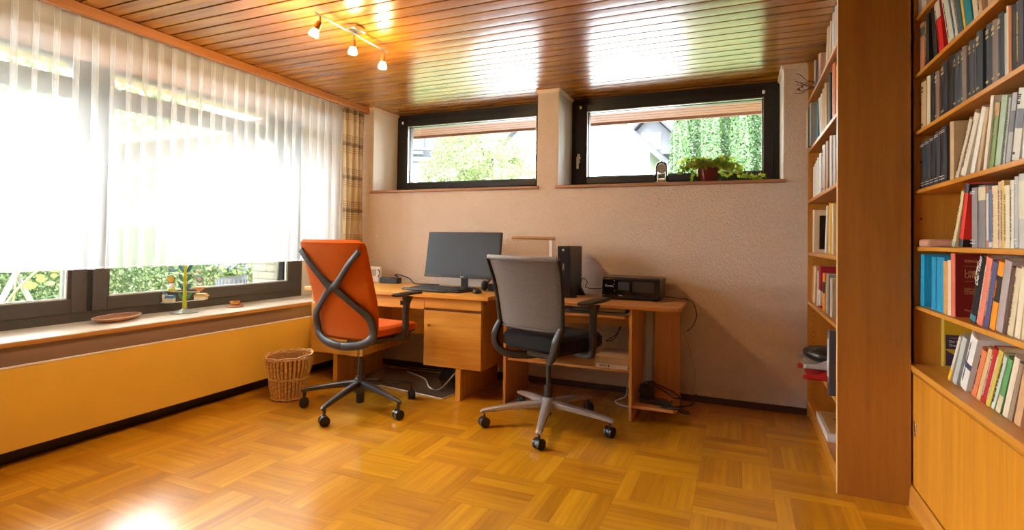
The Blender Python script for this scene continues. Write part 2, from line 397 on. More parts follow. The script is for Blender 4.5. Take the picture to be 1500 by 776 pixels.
# pale lining of the window recess sides
struct('trim_1', MB().box(-2.905, -2.901, .003, .386, 1.578, ZC - .002), WHITEWALL, smooth=False)
struct('trim_2', MB().box(-1.098, -1.094, .003, .386, 1.578, ZC - .002).box(-1.271, -1.267, .003, .386, 1.578, ZC - .002), WHITEWALL, smooth=False)
struct('trim_3', MB().box(.518, .522, .003, .386, 1.578, ZC - .002), WHITEWALL, smooth=False)
def crown(n, x0, x1, left, rightside):
    m = MB(); m.prism([(0, ZC), (-.016, ZC), (-.012, ZC - .012), (-.003, ZC - .022), (0, ZC - .026)], x0 - (.012 if left else 0), x1 + (.012 if rightside else 0), 'x')
    m.v = [(v[0], v[1], v[2]) for v in m.v]
    if rightside: m.prism([(x1, ZC), (x1 + .016, ZC), (x1 + .012, ZC - .012), (x1 + .003, ZC - .022), (x1, ZC - .026)], -.012, .386, 'y')
    if left: m.prism([(x0, ZC), (x0 - .016, ZC), (x0 - .012, ZC - .012), (x0 - .003, ZC - .022), (x0, ZC - .026)], -.012, .386, 'y')
    struct('trim_%d' % n, m, plain('crown_trim_cream', (.74, .62, .48), .7))
crown(4, -2.97, -2.901, False, True); crown(5, -1.271, -1.094, True, True); crown(6, .518, .66, True, False)
struct('baseboard_back', MB().box(-3.0, 1.3, -.016, 0, 0, .045), DARKBASE, bevel=.003)
# left wall with window opening y -4.2..-.249, z .6..2.212, lengthened out of view for more daylight
struct('wall_left', MB().box(-3.75, -3.12, -6.3, 0, 0, .57).box(-3.75, -3.5, -.249, .0, .57, ZC)
       .box(-3.75, -3.5, -6.3, -5.95, .57, ZC).box(-3.75, -3.5, -5.95, -.249, 2.205, ZC), PLASTER_L, smooth=False)
struct('wall_right', MB().box(1.3, 1.6, -6.3, .0, 0, ZC), plain('dark_unseen_wall', (.36, .17, .06), .6), smooth=False)  # this and the rear wall are unseen, coloured dark to cut bounced light
struct('wall_rear', MB().box(-3.75, 1.6, -6.3, -6.1, 0, ZC), plain('dark_unseen_wall', (.36, .17, .06), .6), smooth=False)
struct('baseboard_left', MB().box(-3.12, -3.08, -6.1, -.02, 0, .06), plain('black_skirting', (.012, .007, .005), .4), bevel=.004)
struct('trim_10', MB().box(-3.4995, -3.495, -.246, -.001, .598, 2.34), WHITEWALL, smooth=False)
# beam along the left wall (curtain pelmet)
struct('trim_7', MB().box(-2.985, -2.948, -6.1, -.004, 2.30, ZC - .001), BEAM, bevel=.004)
struct('trim_8', MB().box(-3.5, -2.99, -6.1, -.004, 2.345, ZC - .001), plain('curtain_rail_board', (.55, .38, .22), .6), smooth=False)

# --- north windows
def north_window(n, x0, x1, handle=None, hinge_r=False):
    Y0, Y1 = .35, .43; fw = .125; gx0, gx1, gz0, gz1 = x0 + .155, x1 - .125, 1.690, 2.228
    if n == 1: gx1 = x1 - .158; gx0 = x0 + .155
    fr = struct('window_%d' % n, MB().box(x0, gx0, Y0 + .03, Y1, 1.58, ZC).box(gx1, x1, Y0 + .03, Y1, 1.58, ZC)
                .box(gx0, gx1, Y0 + .03, Y1, 1.58, gz0).box(gx0, gx1, Y0 + .03, Y1, gz1, ZC), FRAMED, smooth=False)
    s = MB(); a, b_ = .045, .012   # sash ring standing proud
    s.box(x0 + a, gx0 - b_, Y0, Y0 + .03, 1.625, 2.30).box(gx1 + b_, x1 - a, Y0, Y0 + .03, 1.625, 2.30)
    s.box(gx0 - b_, gx1 + b_, Y0, Y0 + .03, 1.625, gz0 - b_).box(gx0 - b_, gx1 + b_, Y0, Y0 + .03, gz1 + b_, 2.30)
    struct('sash', s, FRAMED, fr, bevel=.004)
    t = .005
    struct('glazing_bead', MB().box(gx0 - .012, gx0 - .012 + t, Y0 + .001, Y0 + .04, gz0 - .008, gz1 + .012).box(gx1 + .006, gx1 + .012, Y0 + .001, Y0 + .04, gz0 - .008, gz1 + .012)
           .box(gx0 - .01, gx1 + .01, Y0 + .001, Y0 + .04, gz1 + .004, gz1 + .011), plain('aluminium_bead', (.6, .63, .65), .25, .9), fr, smooth=False)
    struct('window_pane', MB().box(gx0 - .01, gx1 + .01, .395, .401, gz0 - .01, gz1 + .01), glass(), fr, smooth=False)
    struct('sill', MB().box(x0 - .015, x1 + .012, -.022, .386, 1.556, 1.578), wood('window_sill_wood', (.30, .13, .06), (.42, .22, .11), 'x', .35), fr, bevel=.003)
    struct('hinge_cap', MB().cyl((x0 + .09 if True else 0, Y0 - .012, 2.262), (x0 + .09, Y0 - .012, 2.285), .009), WHITEP, fr)
    if handle:
        struct('hinge_cap', MB().cyl((x1 - .115, Y0 - .012, 2.262), (x1 - .115, Y0 - .012, 2.285), .009), WHITEP, fr)
        hx = x0 + .075
        struct('handle', MB().box(hx - .012, hx + .012, Y0 - .01, Y0, 1.80, 1.88).box(hx - .008, hx + .022, Y0 - .04, Y0 - .01, 1.835, 1.85)
               .box(hx - .009, hx + .009, Y0 - .042, Y0 - .028, 1.75, 1.85), plain('white_handle', (.72, .70, .62), .4), fr, bevel=.003)
    return fr
north_window(1, -2.905, -1.267)
north_window(2, -1.098, .522, handle=True)

# --- left window (glass plane x = -3.5)
X0, X1 = -3.58, -3.50
wl = struct('window_3', MB().box(X0, X1, -5.95, -.249, .58, .66).box(X0, X1, -.33, -.249, .66, 2.212).box(X0, X1, -4.2, -4.1, .66, 2.212).box(X0, X1, -5.95, -5.85, .66, 2.212).box(X0, X1, -5.85, -4.2, 1.985, 2.03)  # uncurtained far bay is unseen, added to let in more skylight
            .box(X0, X1, -2.135, -1.90, .66, 2.212).box(X0, X1, -4.1, -.33, 1.985, 2.09).box(X0, X1, -4.1, -.33, 2.195, 2.212), FRAMEM, smooth=False)
def sash(y0, y1):
    m = MB(); f = .085; z0, z1 = .655, 2.0
    m.box(X1 - .01, X1 + .012, y0, y0 + f, z0, z1).box(X1 - .01, X1 + .012, y1 - f, y1, z0, z1).box(X1 - .01, X1 + .012, y0 + f, y1 - f, z0, z0 + f).box(X1 - .01, X1 + .012, y0 + f, y1 - f, z1 - .04, z1)
    struct('sash', m, FRAMEM, wl, bevel=.004)
    struct('weather_strip', MB().box(X1 - .02, X1 - .004, y1 - f - .022, y1 - f - .004, z0 + f, z1 - .04).box(X1 - .02, X1 - .004, y0 + f, y1 - f, z0 + f + .001, z0 + f + .01),
           plain('pale_seal', (.72, .70, .66), .5), wl, smooth=False)
sash(-4.1, -2.035); sash(-2.005, -.325)
struct('sash_gap_shade', MB().box(X1 - .005, X1 + .004, -2.034, -2.006, .66, 2.0), BLACKM, wl, smooth=False)  # black strip paints in the shade of the gap between the sashes
struct('window_pane', MB().box(-3.545, -3.539, -5.85, -4.2, .66, 2.2).box(-3.545, -3.539, -4.1, -2.14, .66, 1.99).box(-3.545, -3.539, -1.90, -.33, .66, 1.99), glass(), wl, smooth=False)
struct('window_pane', MB().box(-3.545, -3.539, -4.1, -2.14, 2.085, 2.2).box(-3.545, -3.539, -1.9, -.33, 2.085, 2.2), glass(), wl, smooth=False)
struct('sill', MB().box(-3.5, -3.08, -6.1, -.012, .572, .597), wood('marble_look_sill', (.62, .52, .40), (.74, .65, .54), 'y', .35), wl, bevel=.003)
struct('sill_edge', MB().box(-3.081, -3.076, -6.1, -.012, .572, .592), wood('sill_edge_wood', (.45, .2, .05), (.6, .32, .1), 'y', .4), wl, smooth=False)
struct('sill_support', MB().box(-3.12, -3.098, -6.1, -.012, .44, .572), wood('sill_support_board', (.30, .19, .14), (.36, .24, .18), 'y', .5), wl, smooth=False)

# ================================================================== heater cover
hc = thing('heater_cover', 'long glossy cream-yellow radiator cover under the big curtained window', 'radiator cover', (-3.03, -3, .08))
put('front_panel', MB().box(-3.03, -3.0, -5.9, -.12, .078, .482), plain('cream_lacquer', (.88, .58, .10), .2, var=.03, nscale=3, coat=.3), hc, bevel=.004)
put('top_rim', MB().box(-3.032, -2.998, -5.9, -.12, .4825, .487), plain('white_rim', (.85, .80, .72), .4), hc)
gr = MB()
for i in range(3): gr.box(-3.094 + i * .021, -3.082 + i * .021, -5.9, -.12, .463, .470)
for i in range(40): gr.box(-3.096, -3.032, -5.8 + i * .145, -5.792 + i * .145, .458, .464)
put('grille', gr, plain('grille_brown', (.32, .2, .12), .5), hc, smooth=False)
for yy in (-5.2, -3.9, -2.6, -1.3, -.3): put('bracket', MB().box(-3.078, -3.03, yy, yy + .03, .12, .40), BLACKM, hc, smooth=False)

# ================================================================== curtains
def voile(y0, y1, z0, z1, xc, name, label):
    n = int((y0 - y1) / .09 * 20); nz = 14; rnd = random.Random(3)
    L = y0 - y1; K = int(L / .09) + 2; ph = [rnd.uniform(-.35, .35) for _ in range(K)]; am = [rnd.uniform(.6, 1.25) for _ in range(K)]
    mb = MB(); vs = []
    for i in range(n + 1):
        d = L * i / n; kk = d / .09; i0 = int(kk); ff = kk - i0
        for j in range(nz + 1):
            t = j / nz; z = z0 + (z1 - z0) * t
            a = (am[i0] * (1 - ff) + am[min(i0 + 1, K - 1)] * ff); p = (ph[i0] * (1 - ff) + ph[min(i0 + 1, K - 1)] * ff)
            low = 1 - t
            fold = math.cos(2 * PI * kk); sharp = math.copysign(abs(fold) ** (.6), fold)
            x = xc + .020 * a * (fold * low + fold * .8 * t) + .010 * low * math.sin(2 * PI * kk * .5 + 5 * p + 1.3 * low) + .006 * low * math.sin(2 * PI * kk * 2.1 + 4 * p)
            yy = y0 - d + (.034 * t + .026 * a * low) * math.sin(2 * PI * kk + 2.5 * p * low)
            if t > .93: x = xc + (x - xc) * .6
            vs.append((x, yy, z))
    fs = [(i * (nz + 1) + j, (i + 1) * (nz + 1) + j, (i + 1) * (nz + 1) + j + 1, i * (nz + 1) + j + 1) for i in range(n) for j in range(nz)]
    mb.add(vs, fs)
    return mb
SHEER = sheer()
cu = thing('sheer_curtain', 'long white sheer pleated curtain across the wide window', 'curtain', (-3.03, -.33, .95))
put('curtain_fabric', voile(-.30, -3.25, .955, 2.335, -3.035, 'c', ''), SHEER, cu, recalc=False, ang=3.2)
put('header_tape', voile(-.30, -3.25, 2.318, 2.342, -3.035, 'c', ''), plain('header_tape', (.62, .5, .4), .8), cu, recalc=False, ang=3.2)
hm = voile(-.30, -3.25, .945, .957, -3.035, 'c', '')
put('hem', hm, SHEER, cu, recalc=False, ang=3.2)
pc = MB()
def pf(u, v):
    yy = -.325 + u * .30; z = .775 + v * 1.555; k = u * 3.5
    tt = 1 - v
    return (-2.985 + .028 * math.cos(2 * PI * k) * (.6 + .4 * tt) + .008 * math.sin(9 * u + 4 * v), yy + .012 * math.sin(4 * PI * k) + (.5 - u) * .03 * math.sin(PI * v), z)
pc.grid(pf, 56, 24)
sp = thing('patterned_curtain', 'narrow brown and beige striped curtain hanging in the corner', 'curtain', (-2.98, -.17, .78))
put('curtain_fabric', pc, plaid(), sp, recalc=False, ang=3.2)
for i in range(4): put('hook', MB().wire([(-2.99, -.30 + i * .085, 2.325), (-2.985, -.30 + i * .085, 2.34), (-2.995, -.30 + i * .085, 2.345)], .002), WHITEP, sp)

# ================================================================== desk
DX0, DX1, DY0, DY1 = -2.97, -1.335, -.755, -.04
desk = thing('desk', 'light wooden pedestal desk holding the monitor, against the back wall', 'desk', (-2.15, -.4, 0))
put('desktop', MB().box(DX0, DX1, DY0, DY1, .714, .745), DESK('x'), desk, bevel=.003)
def ped(x0, x1, name, drawer):
    put('cabinet_body', MB().box(x0, x1, DY0 + .045, DY1 - .02, .222, .713), DESK('z'), desk, bevel=.002)
    put('drawer', MB().box(x0 + .002, x1 - .002, DY0 + .022, DY0 + .0445, .640, .712), DESK('x'), desk, bevel=.002)
    put('drawer_gap', MB().box(x0 + .004, x1 - .002, DY0 + .036, DY0 + .0448, .622, .638), plain('recess_brown', (.25, .11, .035), .5), desk)
    d = put('door', MB().box(x0 + .002, x1 - .002, DY0 + .022, DY0 + .0445, .226, .620), DESK('x'), desk, bevel=.002)
    put('lock', MB().cyl((x0 + .045, DY0 + .014, .515), (x0 + .045, DY0 + .022, .515), .009).cyl((x0 + .045, DY0 + .008, .515), (x0 + .045, DY0 + .014, .515), .005), BRASS, d)
ped(-1.86, -1.395, 'r', True); ped(-2.915, -2.45, 'l', True)
put('drawer', MB().box(-2.448, -1.862, DY0 + .022, DY0 + .04, .625, .712), DESK('x'), desk, bevel=.002)
put('drawer_box', MB().box(-2.44, -1.87, DY0 + .041, DY1 - .2, .63, .712), DESK('x'), desk)
put('modesty_panel', MB().box(-2.448, -1.862, -.30, -.28, .36, .712), DESK('x'), desk)
put('leg', MB().box(-1.592, -1.552, -.735, -.10, 0, .2215), DESK('z'), desk, bevel=.002)
put('leg', MB().box(-2.722, -2.682, -.690, -.10, 0, .2215), DESK('z'), desk, bevel=.002)

# ================================================================== side table
st = thing('computer_table', 'low beech computer table holding the printer beside the desk', 'table', (-.8, -.35, 0))
TX0, TX1, TY0, TY1 = -1.32, -.085, -.665, -.035
r_ = .07
poly = [(TX0, TY0), (TX1 - r_, TY0), (TX1 - .02, TY0 + .03), (TX1, TY0 + .09), (TX1, TY1), (TX0, TY1)]
put('tabletop', MB().prism(poly, .708, .731), SIDE('x'), st, bevel=.003)
put('side_panel', MB().box(-.395, -.375, -.645, -.20, 0, .7075), SIDE('z'), st, bevel=.002)
put('side_panel', MB().box(-1.265, -1.245, -.645, -.20, 0, .7075), SIDE('z'), st, bevel=.002)
put('rear_panel', MB().box(-.298, -.125, -.215, -.197, .02, .7075), SIDE('z'), st, bevel=.002)
put('shelf', MB().prism([(-.374, -.625), (-.125, -.625), (-.105, -.60), (-.105, -.30), (-.125, -.216), (-.374, -.216)], .082, .10), SIDE('x'), st, bevel=.002)
put('keyboard_shelf', MB().box(-1.22, -.42, -.655, -.27, .645, .660), SIDE('x'), st, bevel=.002)
put('drawer_rail', MB().box(-1.23, -.40, -.58, -.24, .661, .672), plain('rail_grey', (.5, .5, .48), .35, .6), st)
put('cross_panel', MB().box(-1.244, -.396, -.235, -.217, .53, .64), SIDE('x'), st, bevel=.002)
put('low_shelf', MB().box(-1.244, -.396, -.625, -.22, .300, .318), SIDE('x'), st, bevel=.002)
# things on it
bx = thing('paper_box', 'flat white cardboard paper box on the low shelf of the computer table', 'box', (-.5, -.45, .319))
put('carton', MB().box(-.612, -.402, -.632, -.34, .319, .370), plain('white_carton', (.68, .62, .55), .7), bx, bevel=.002)
put('lid', MB().box(-.617, -.397, -.637, -.335, .345, .392), plain('carton_lid', (.50, .38, .28), .7), bx, bevel=.002)
b2 = MB()
for i, ww in enumerate((3, 1, 2, 1, 3, 1, 1, 2)): b2.box(-.585 + i * .006, -.585 + i * .006 + ww * .0015, -.6335, -.6325, .328, .340)
b2.box(-.53, -.522, -.6335, -.6325, .328, .340)
put('barcode', b2, BLACKM, bx, smooth=False)
ps = thing('paper_tray', 'low dark tray with a beige folder on the keyboard shelf', 'tray', (-.6, -.45, .6725))
put('tray', MB().box(-.80, -.42, -.61, -.29, .6725, .678).box(-.80, -.42, -.30, -.29, .678, .70).box(-.426, -.42, -.61, -.29, .678, .70), BLACKP, ps, bevel=.001)
put('folder', MB().box(-.60, -.43, -.605, -.31, .6785, .695), plain('beige_folder', (.50, .36, .22), .6), ps, bevel=.002)
put('paper_stack', MB().box(-.79, -.61, -.60, -.31, .6785, .683), WHITEP, ps)

# ---- printer
pr = thing('printer', 'black multifunction inkjet printer on the computer table', 'printer', (-.44, -.2, .7315))
ox0, ox1, oy0, oy1, oz0, oz1 = -.647, -.245, -.345, -.05, .738, .882
put('body', MB().box(ox0, ox1, oy0 + .012, oy1, oz0, oz1), plain('printer_black', (.02, .018, .018), .3), pr, bevel=.010, seg=3)
put('front_panel', MB().box(ox0 + .004, ox1 - .004, oy0, oy0 + .0115, oz0 + .004, oz1 - .006), plain('gloss_black', (.004, .004, .005), .08), pr, bevel=.004)
put('scanner_lid', MB().box(ox0 + .006, ox1 - .006, oy0 + .014, oy1 - .01, oz1 + .0005, oz1 + .006), plain('printer_top', (.06, .05, .045), .35), pr, bevel=.003)
put('screen', MB().box(-.53, -.452, oy0 - .002, oy0, .80, .855), plain('grey_screen', (.035, .037, .045), .2), pr, bevel=.001)
put('window_strip', MB().box(-.43, -.285, oy0 - .0015, oy0, .790, .862), plain('smoke_strip', (.028, .026, .024), .15), pr)
pb = MB()
for (a, c) in ((-.557, .862), (-.562, .838), (-.565, .822), (-.555, .795), (-.628, .762)): pb.cyl((a, oy0 - .0015, c), (a, oy0, c), .003, n=10)
put('button', pb, plain('button_grey', (.35, .35, .35), .4), pr)
text('brand_text', 'Canon', .020, plain('logo_silver', (.62, .58, .5), .35), pr, (-.624, oy0 - .0005, .822), ROT_NEGY)
text('model_text', 'PIXMA', .009, plain('logo_silver', (.62, .58, .5), .35), pr, (-.527, oy0 - .0005, .760), ROT_NEGY)
put('foot', MB().box(ox0 + .02, ox0 + .05, oy0 + .03, oy0 + .06, .7315, .738).box(ox1 - .05, ox1 - .02, oy0 + .03, oy0 + .06, .7315, .738).box(ox0 + .02, ox0 + .05, oy1 - .06, oy1 - .03, .7315, .738).box(ox1 - .05, ox1 - .02, oy1 - .06, oy1 - .03, .7315, .738), BLACKM, pr)
# ---- computer tower
tw = thing('computer_tower', 'slim black desktop computer standing upright on a foot beside the printer', 'computer', (-.95, -.3, .7315))
put('case', MB().box(-.99, -.895, -.40, -.10, .745, 1.10), plain('tower_black', (.022, .02, .021), .38), tw, bevel=.003)
put('front_panel', MB().box(-.988, -.897, -.413, -.4005, .748, 1.098), plain('tower_front', (.008, .007, .011), .3), tw, bevel=.003)
put('power_button', MB().cyl((-.945, -.4165, 1.072), (-.945, -.413, 1.072), .008), plain('logo_silver', (.62, .58, .5), .35), tw)
text('brand_text', 'TERRA', .017, plain('logo_silver', (.62, .58, .5), .35), tw, (-.937, -.4137, .925), Matrix(((0, -1, 0), (0, 0, -1), (1, 0, 0))))
put('foot', MB().prism([(-.98, .7315), (-.905, .7315), (-.92, .7445), (-.965, .7445)], -.40, -.11, 'y').prism([(-.905, .7315), (-.855, .7315), (-.894, .80)], -.385, -.345, 'y').prism([(-.905, .7315), (-.855, .7315), (-.894, .80)], -.165, -.125, 'y'), BLACKM, tw)
put('side_screw', MB().cyl((-.895, -.25, 1.05), (-.8925, -.25, 1.05), .004).cyl((-.895, -.14, 1.05), (-.8925, -.14, 1.05), .004).cyl((-.895, -.12, .93), (-.8925, -.12, .93), .004), CHROME, tw)
for o_ in list(tw.children): o_.matrix_basis = Matrix.Translation((.034, 0, 0)) @ o_.matrix_basis
# ---- desk lamp
lp = thing('desk_lamp', 'slim wood-topped lamp with a white upright behind the grey chair', 'lamp', (-1.055, -.26, .7315))
put('base', MB().lathe([(0.07, 0), (.075, .004), (.07, .012), (.02, .015)], 28, (-1.055, -.26, .7315)), WHITEP, lp)
put('upright', MB().box(-1.068, -1.042, -.266, -.254, .745, 1.142), WHITEP, lp, bevel=.003)
put('hinge', MB().cyl((-1.062, -.27, 1.148), (-1.03, -.25, 1.148), .008), WHITEP, lp)
put('lamp_head', MB().sweep([(-1.355, -.27, 1.157), (-1.33, -.27, 1.157), (-1.05, -.26, 1.153), (-1.035, -.26, 1.152)], [.02, .05, .05, .03], [.014, .026, .024, .016]), wood('lamp_wood', (.26, .13, .035), (.42, .24, .08), 'x', .4), lp)
# ---- monitor
mo = thing('monitor', 'wide black flat monitor standing on the wooden desk', 'monitor', (-1.80, -.27, .7455), math.radians(-3))
mt = Matrix.Translation((0, 0, 0)); TL = Euler((math.radians(-9), 0, 0))
def mloc(mb, mat, name, bevel=0, tilt=True, **k):
    if tilt: mb.v = [tuple(TL.to_matrix() @ (Vector(v) - Vector((0, 0, .27))) + Vector((0, 0, .27))) for v in mb.v]
    return put(name, mb, mat, mo, bevel, world=False, **k)
mloc(MB().box(-.342, .342, -.006, .016, .082, .452), BLACKP, 'housing', .003)
mloc(MB().box(-.336, .336, -.0085, -.0065, .104, .446), plain('lcd_screen', (.035, .042, .055), .22, var=.05, nscale=2), 'screen')
mloc(MB().box(-.342, .342, -.010, -.0065, .082, .101), plain('bezel_grey', (.03, .028, .028), .3), 'bezel', .001)
mloc(MB().box(-.10, .10, .017, .05, .16, .36), BLACKP, 'rear_housing', .008)
mloc(MB().box(-.03, .03, .03, .045, .008, .25), BLACKP, 'stand', .003, tilt=False)
mloc(MB().lathe([(.105, 0), (.105, .004), (.095, .008), (.03, .009)], 32, (0, .02, 0)), BLACKP, 'stand_base', tilt=False)
tt = text('brand_text', 'ASUS', .014, plain('logo_white', (.8, .8, .8), .4), mo, (-1.80, -.3, .85), ROT_NEGY, align='CENTER', bold=.0003)
tt.matrix_basis = Matrix.Translation((0, 0, .27)) @ TL.to_matrix().to_4x4() @ Matrix.Translation((.02, -.0104, .0865 - .27)) @ ROT_NEGY.to_matrix().to_4x4()
# ---- keyboard
kb = thing('keyboard', 'black keyboard with wrist rest on the desk below the monitor', 'keyboard', (-1.86, -.52, .7455), math.radians(-9))
put('keyboard_case', MB().prism([(-.09, 0), (.09, 0), (.09, .022), (-.09, .009)], -.25, .25, 'x'), BLACKP, kb, bevel=.003, world=False)
kk = MB()
for r in range(6):
    for c in range(21):
        if c in (15, 17) and r: pass
        y_ = -.070 + r * .026; z_ = .0125 + r * .0019; x_ = -.238 + c * .0227
        kk.box(x_, x_ + .0188, y_, y_ + .021, z_, z_ + .007)
put('key', kk, plain('keycap_black', (.025, .024, .023), .4), kb, world=False, kind='stuff')
put('wrist_rest', MB().sweep([(-.255, -.115, .010), (-.1, -.118, .011), (.1, -.118, .011), (.16, -.112, .008)], [.05, .065, .065, .03], [.018, .02, .02, .012]), BLACKM, kb, world=False)
ms = thing('mouse', 'black computer mouse at the front right of the desk', 'mouse', (-1.51, -.575, .7455), math.radians(12))
put('shell', MB().sphere((0, 0, .012), .034, 18, (.95, 1.6, .8)), BLACKP, ms, world=False)
put('scroll_wheel', MB().cyl((-.004, -.03, .033), (.004, -.03, .033), .008, n=12), DKGREY, ms, world=False)
for v in ms.children[0].data.vertices:
    if v.co.z < 0: v.co.z = 0
# ---- headset tangle behind mouse
hs = thing('headset', 'black headset with coiled cable lying on the desk right of the monitor', 'headset', (-1.46, -.34, .7455))
put('headband', MB().sweep([(-1.56, -.33, .78), (-1.54, -.28, .83), (-1.47, -.25, .845), (-1.40, -.27, .82), (-1.38, -.32, .77)], .022, .008, n=8), BLACKP, hs)
put('ear_cup', MB().sphere((-1.555, -.36, .785), .042, 14, (.6, 1, .95)), BLACKM, hs)
put('ear_cup', MB().sphere((-1.405, -.34, .79), .045, 14, (.75, 1, 1)), BLACKM, hs)
put('cable', MB().wire([(-1.56, -.39, .755), (-1.50, -.44, .749), (-1.44, -.40, .749), (-1.49, -.36, .75), (-1.42, -.46, .749), (-1.37, -.50, .749)], .0028), BLACKP, hs)
put('webcam', MB().box(-1.53, -1.46, -.36, -.335, .746, .80), plain('blue_black', (.02, .025, .05), .3), hs, bevel=.006)
# ---- adapter, router
ad = thing('power_adapter', 'black rectangular power adapter with cable at the left end of the desk', 'power adapter', (-2.56, -.15, .7455))
put('brick', MB().box(-2.66, -2.47, -.20, -.13, .7455, .795), BLACKP, ad, bevel=.006)
put('label_end', MB().box(-2.675, -2.6605, -.198, -.132, .747, .793), plain('grey_label', (.35, .35, .36), .5), ad, bevel=.002)
put('cable', MB().wire([(-2.47, -.16, .78), (-2.52, -.12, .80), (-2.56, -.11, .815), (-2.50, -.10, .815), (-2.40, -.12, .79), (-2.33, -.14, .752), (-2.22, -.13, .75), (-2.10, -.12, .75)], .0055), BLACKP, ad)
ro = thing('router', 'small white router box with black lead behind the orange chair', 'router', (-2.76, -.13, .7455))
put('case', MB().box(-2.87, -2.70, -.14, -.11, .7455, .885), WHITEP, ro, bevel=.006)
put('lead', MB().wire([(-2.72, -.145, .86), (-2.70, -.15, .85), (-2.697, -.15, .82), (-2.71, -.15, .79)], .004), BLACKP, ro)
put('port', MB().box(-2.80, -2.74, -.1425, -.1402, .80, .86), plain('port_grey', (.45, .45, .45), .4), ro)

# ================================================================== cables and power
def cable(label, pts, r, mat, name='cable'):
    return put(name, MB().wire(pts, r), mat, cat='cable', label=label, origin=pts[0])
cable('white cable looping on the floor below the desk cupboard', [(-1.75, -.20, .215), (-1.78, -.40, .10), (-1.83, -.55, .006), (-1.93, -.53, .006), (-2.1, -.33, .006), (-2.35, -.2, .006)], .005, WHITEP)
cable('black cable from the computer tower to the printer', [(-.853, -.20, .80), (-.83, -.17, .86), (-.80, -.16, .83), (-.82, -.13, .79), (-.74, -.10, .78), (-.65, -.10, .80)], .003, BLACKP)
cable('thin dark cable hanging off the right end of the computer table', [(-.244, -.12, .75), (-.18, -.11, .744), (-.10, -.10, .738), (-.05, -.09, .71), (-.03, -.07, .62), (-.06, -.05, .54), (-.10, -.04, .50)], .003, plain('brown_cable', (.06, .03, .02), .5))
cable('white cable looping on the floor behind the table leg', [(-.52, -.05, .10), (-.50, -.18, .03), (-.56, -.26, .006), (-.50, -.34, .006), (-.42, -.36, .006)], .005, WHITEP)
cable('pair of black leads hanging down above the paper box', [(-.55, -.10, .66), (-.56, -.11, .52), (-.60, -.12, .42), (-.66, -.13, .40), (-.58, -.12, .46), (-.54, -.10, .56)], .003, BLACKP)
cable('black cable lying along the wall under the desk', [(-2.66, -.05, .007), (-2.3, -.08, .007), (-2.0, -.05, .007), (-1.7, -.08, .007), (-1.45, -.06, .007), (-1.31, -.10, .007)], .006, BLACKP)
cable('black cable drooping from the pedestal towards the floor', [(-1.37, -.07, .30), (-1.35, -.12, .22), (-1.31, -.15, .12), (-1.30, -.10, .04), (-1.2, -.12, .02)], .004, BLACKP)
fl = thing('footrest', 'dark wedge-shaped box on the floor under the desk kneehole', 'footrest', (-1.95, -.2, 0))
put('wedge', MB().prism([(-2.02, 0), (-1.88, 0), (-1.88, .12), (-1.95, .12)], -.25, -.12, 'y'), BLACKM, fl)
pl = thing('power_strip', 'black power strip with plugged adapter on the bottom shelf of the computer table', 'power strip', (-.24, -.45, .1005))
put('strip', MB().box(-.345, -.14, -.56, -.50, .1005, .135, Euler((0, 0, -.12))), BLACKP, pl, bevel=.006)
put('adapter', MB().box(-.355, -.27, -.50, -.42, .1005, .195, Euler((0, 0, .2))), BLACKM, pl, bevel=.006)
put('plug', MB().box(-.30, -.262, -.49, -.44, .1005, .225), BLACKP, pl, bevel=.008)
put('cable', MB().wire([(-.26, -.47, .20), (-.20, -.46, .17), (-.14, -.50, .145), (-.09, -.47, .14), (-.03, -.45, .15), (.0, -.43, .16), (-.02, -.50, .12), (-.10, -.56, .108), (-.2, -.60, .106), (-.12, -.62, .106), (-.085, -.57, .115), (-.11, -.46, .15), (-.22, -.43, .19), (-.32, -.44, .21), (-.36, -.48, .15)], .0045), BLACKP, pl)
put('rocker_switch', MB().box(-.165, -.15, -.556, -.53, .1352, .139, Euler((0, 0, -.12))), plain('switch_red', (.4, .03, .02), .4), pl)
cable('black cable lying across the side shelf and hanging over its edge', [(-.128, -.61, .108), (-.08, -.61, .11), (-.04, -.55, .08), (-.05, -.42, .03), (-.12, -.3, .006), (-.1, -.15, .006)], .0045, BLACKP)
cable('pale thin cable running down the wall beside the side shelf', [(-.12, -.03, .50), (-.09, -.025, .42), (-.06, -.02, .30), (-.04, -.02, .18), (-.06, -.03, .06)], .0022, plain('beige_cable', (.45, .33, .22), .5))
wv = thing('cable_duct', 'white vertical cable duct on the wall behind the computer table', 'cable duct', (-.325, -.03, 0))
put('duct', MB().box(-.385, -.335, -.035, -.017, .06, .70), plain('duct_white', (.66, .62, .56), .5), wv, bevel=.003)
put('duct_cap', MB().box(-.388, -.332, -.038, -.016, .045, .06), plain('duct_white', (.66, .62, .56), .5), wv)
# floor mat under desk
mt_ = thing('floor_mat', 'thin dark chair mat lying on the parquet under the desk', 'floor mat', (-2.1, -.45, 0))
put('mat', MB().prism([(-1.69, -.742), (-1.672, -.60), (-1.90, -.12), (-2.63, -.14), (-2.60, -.60)], .0006, .0035), plain('mat_dark', (.10, .065, .045), .25, spec=.6), mt_)
put('mat_edge', MB().wire([(-2.60, -.60, .0045), (-2.3, -.647, .0045), (-2.0, -.692, .0045), (-1.69, -.742, .0045)], .004).wire([(-1.69, -.742, .0045), (-1.68, -.67, .0045), (-1.672, -.60, .0045)], .004), plain('mat_rim', (.55, .42, .28), .3), mt_)

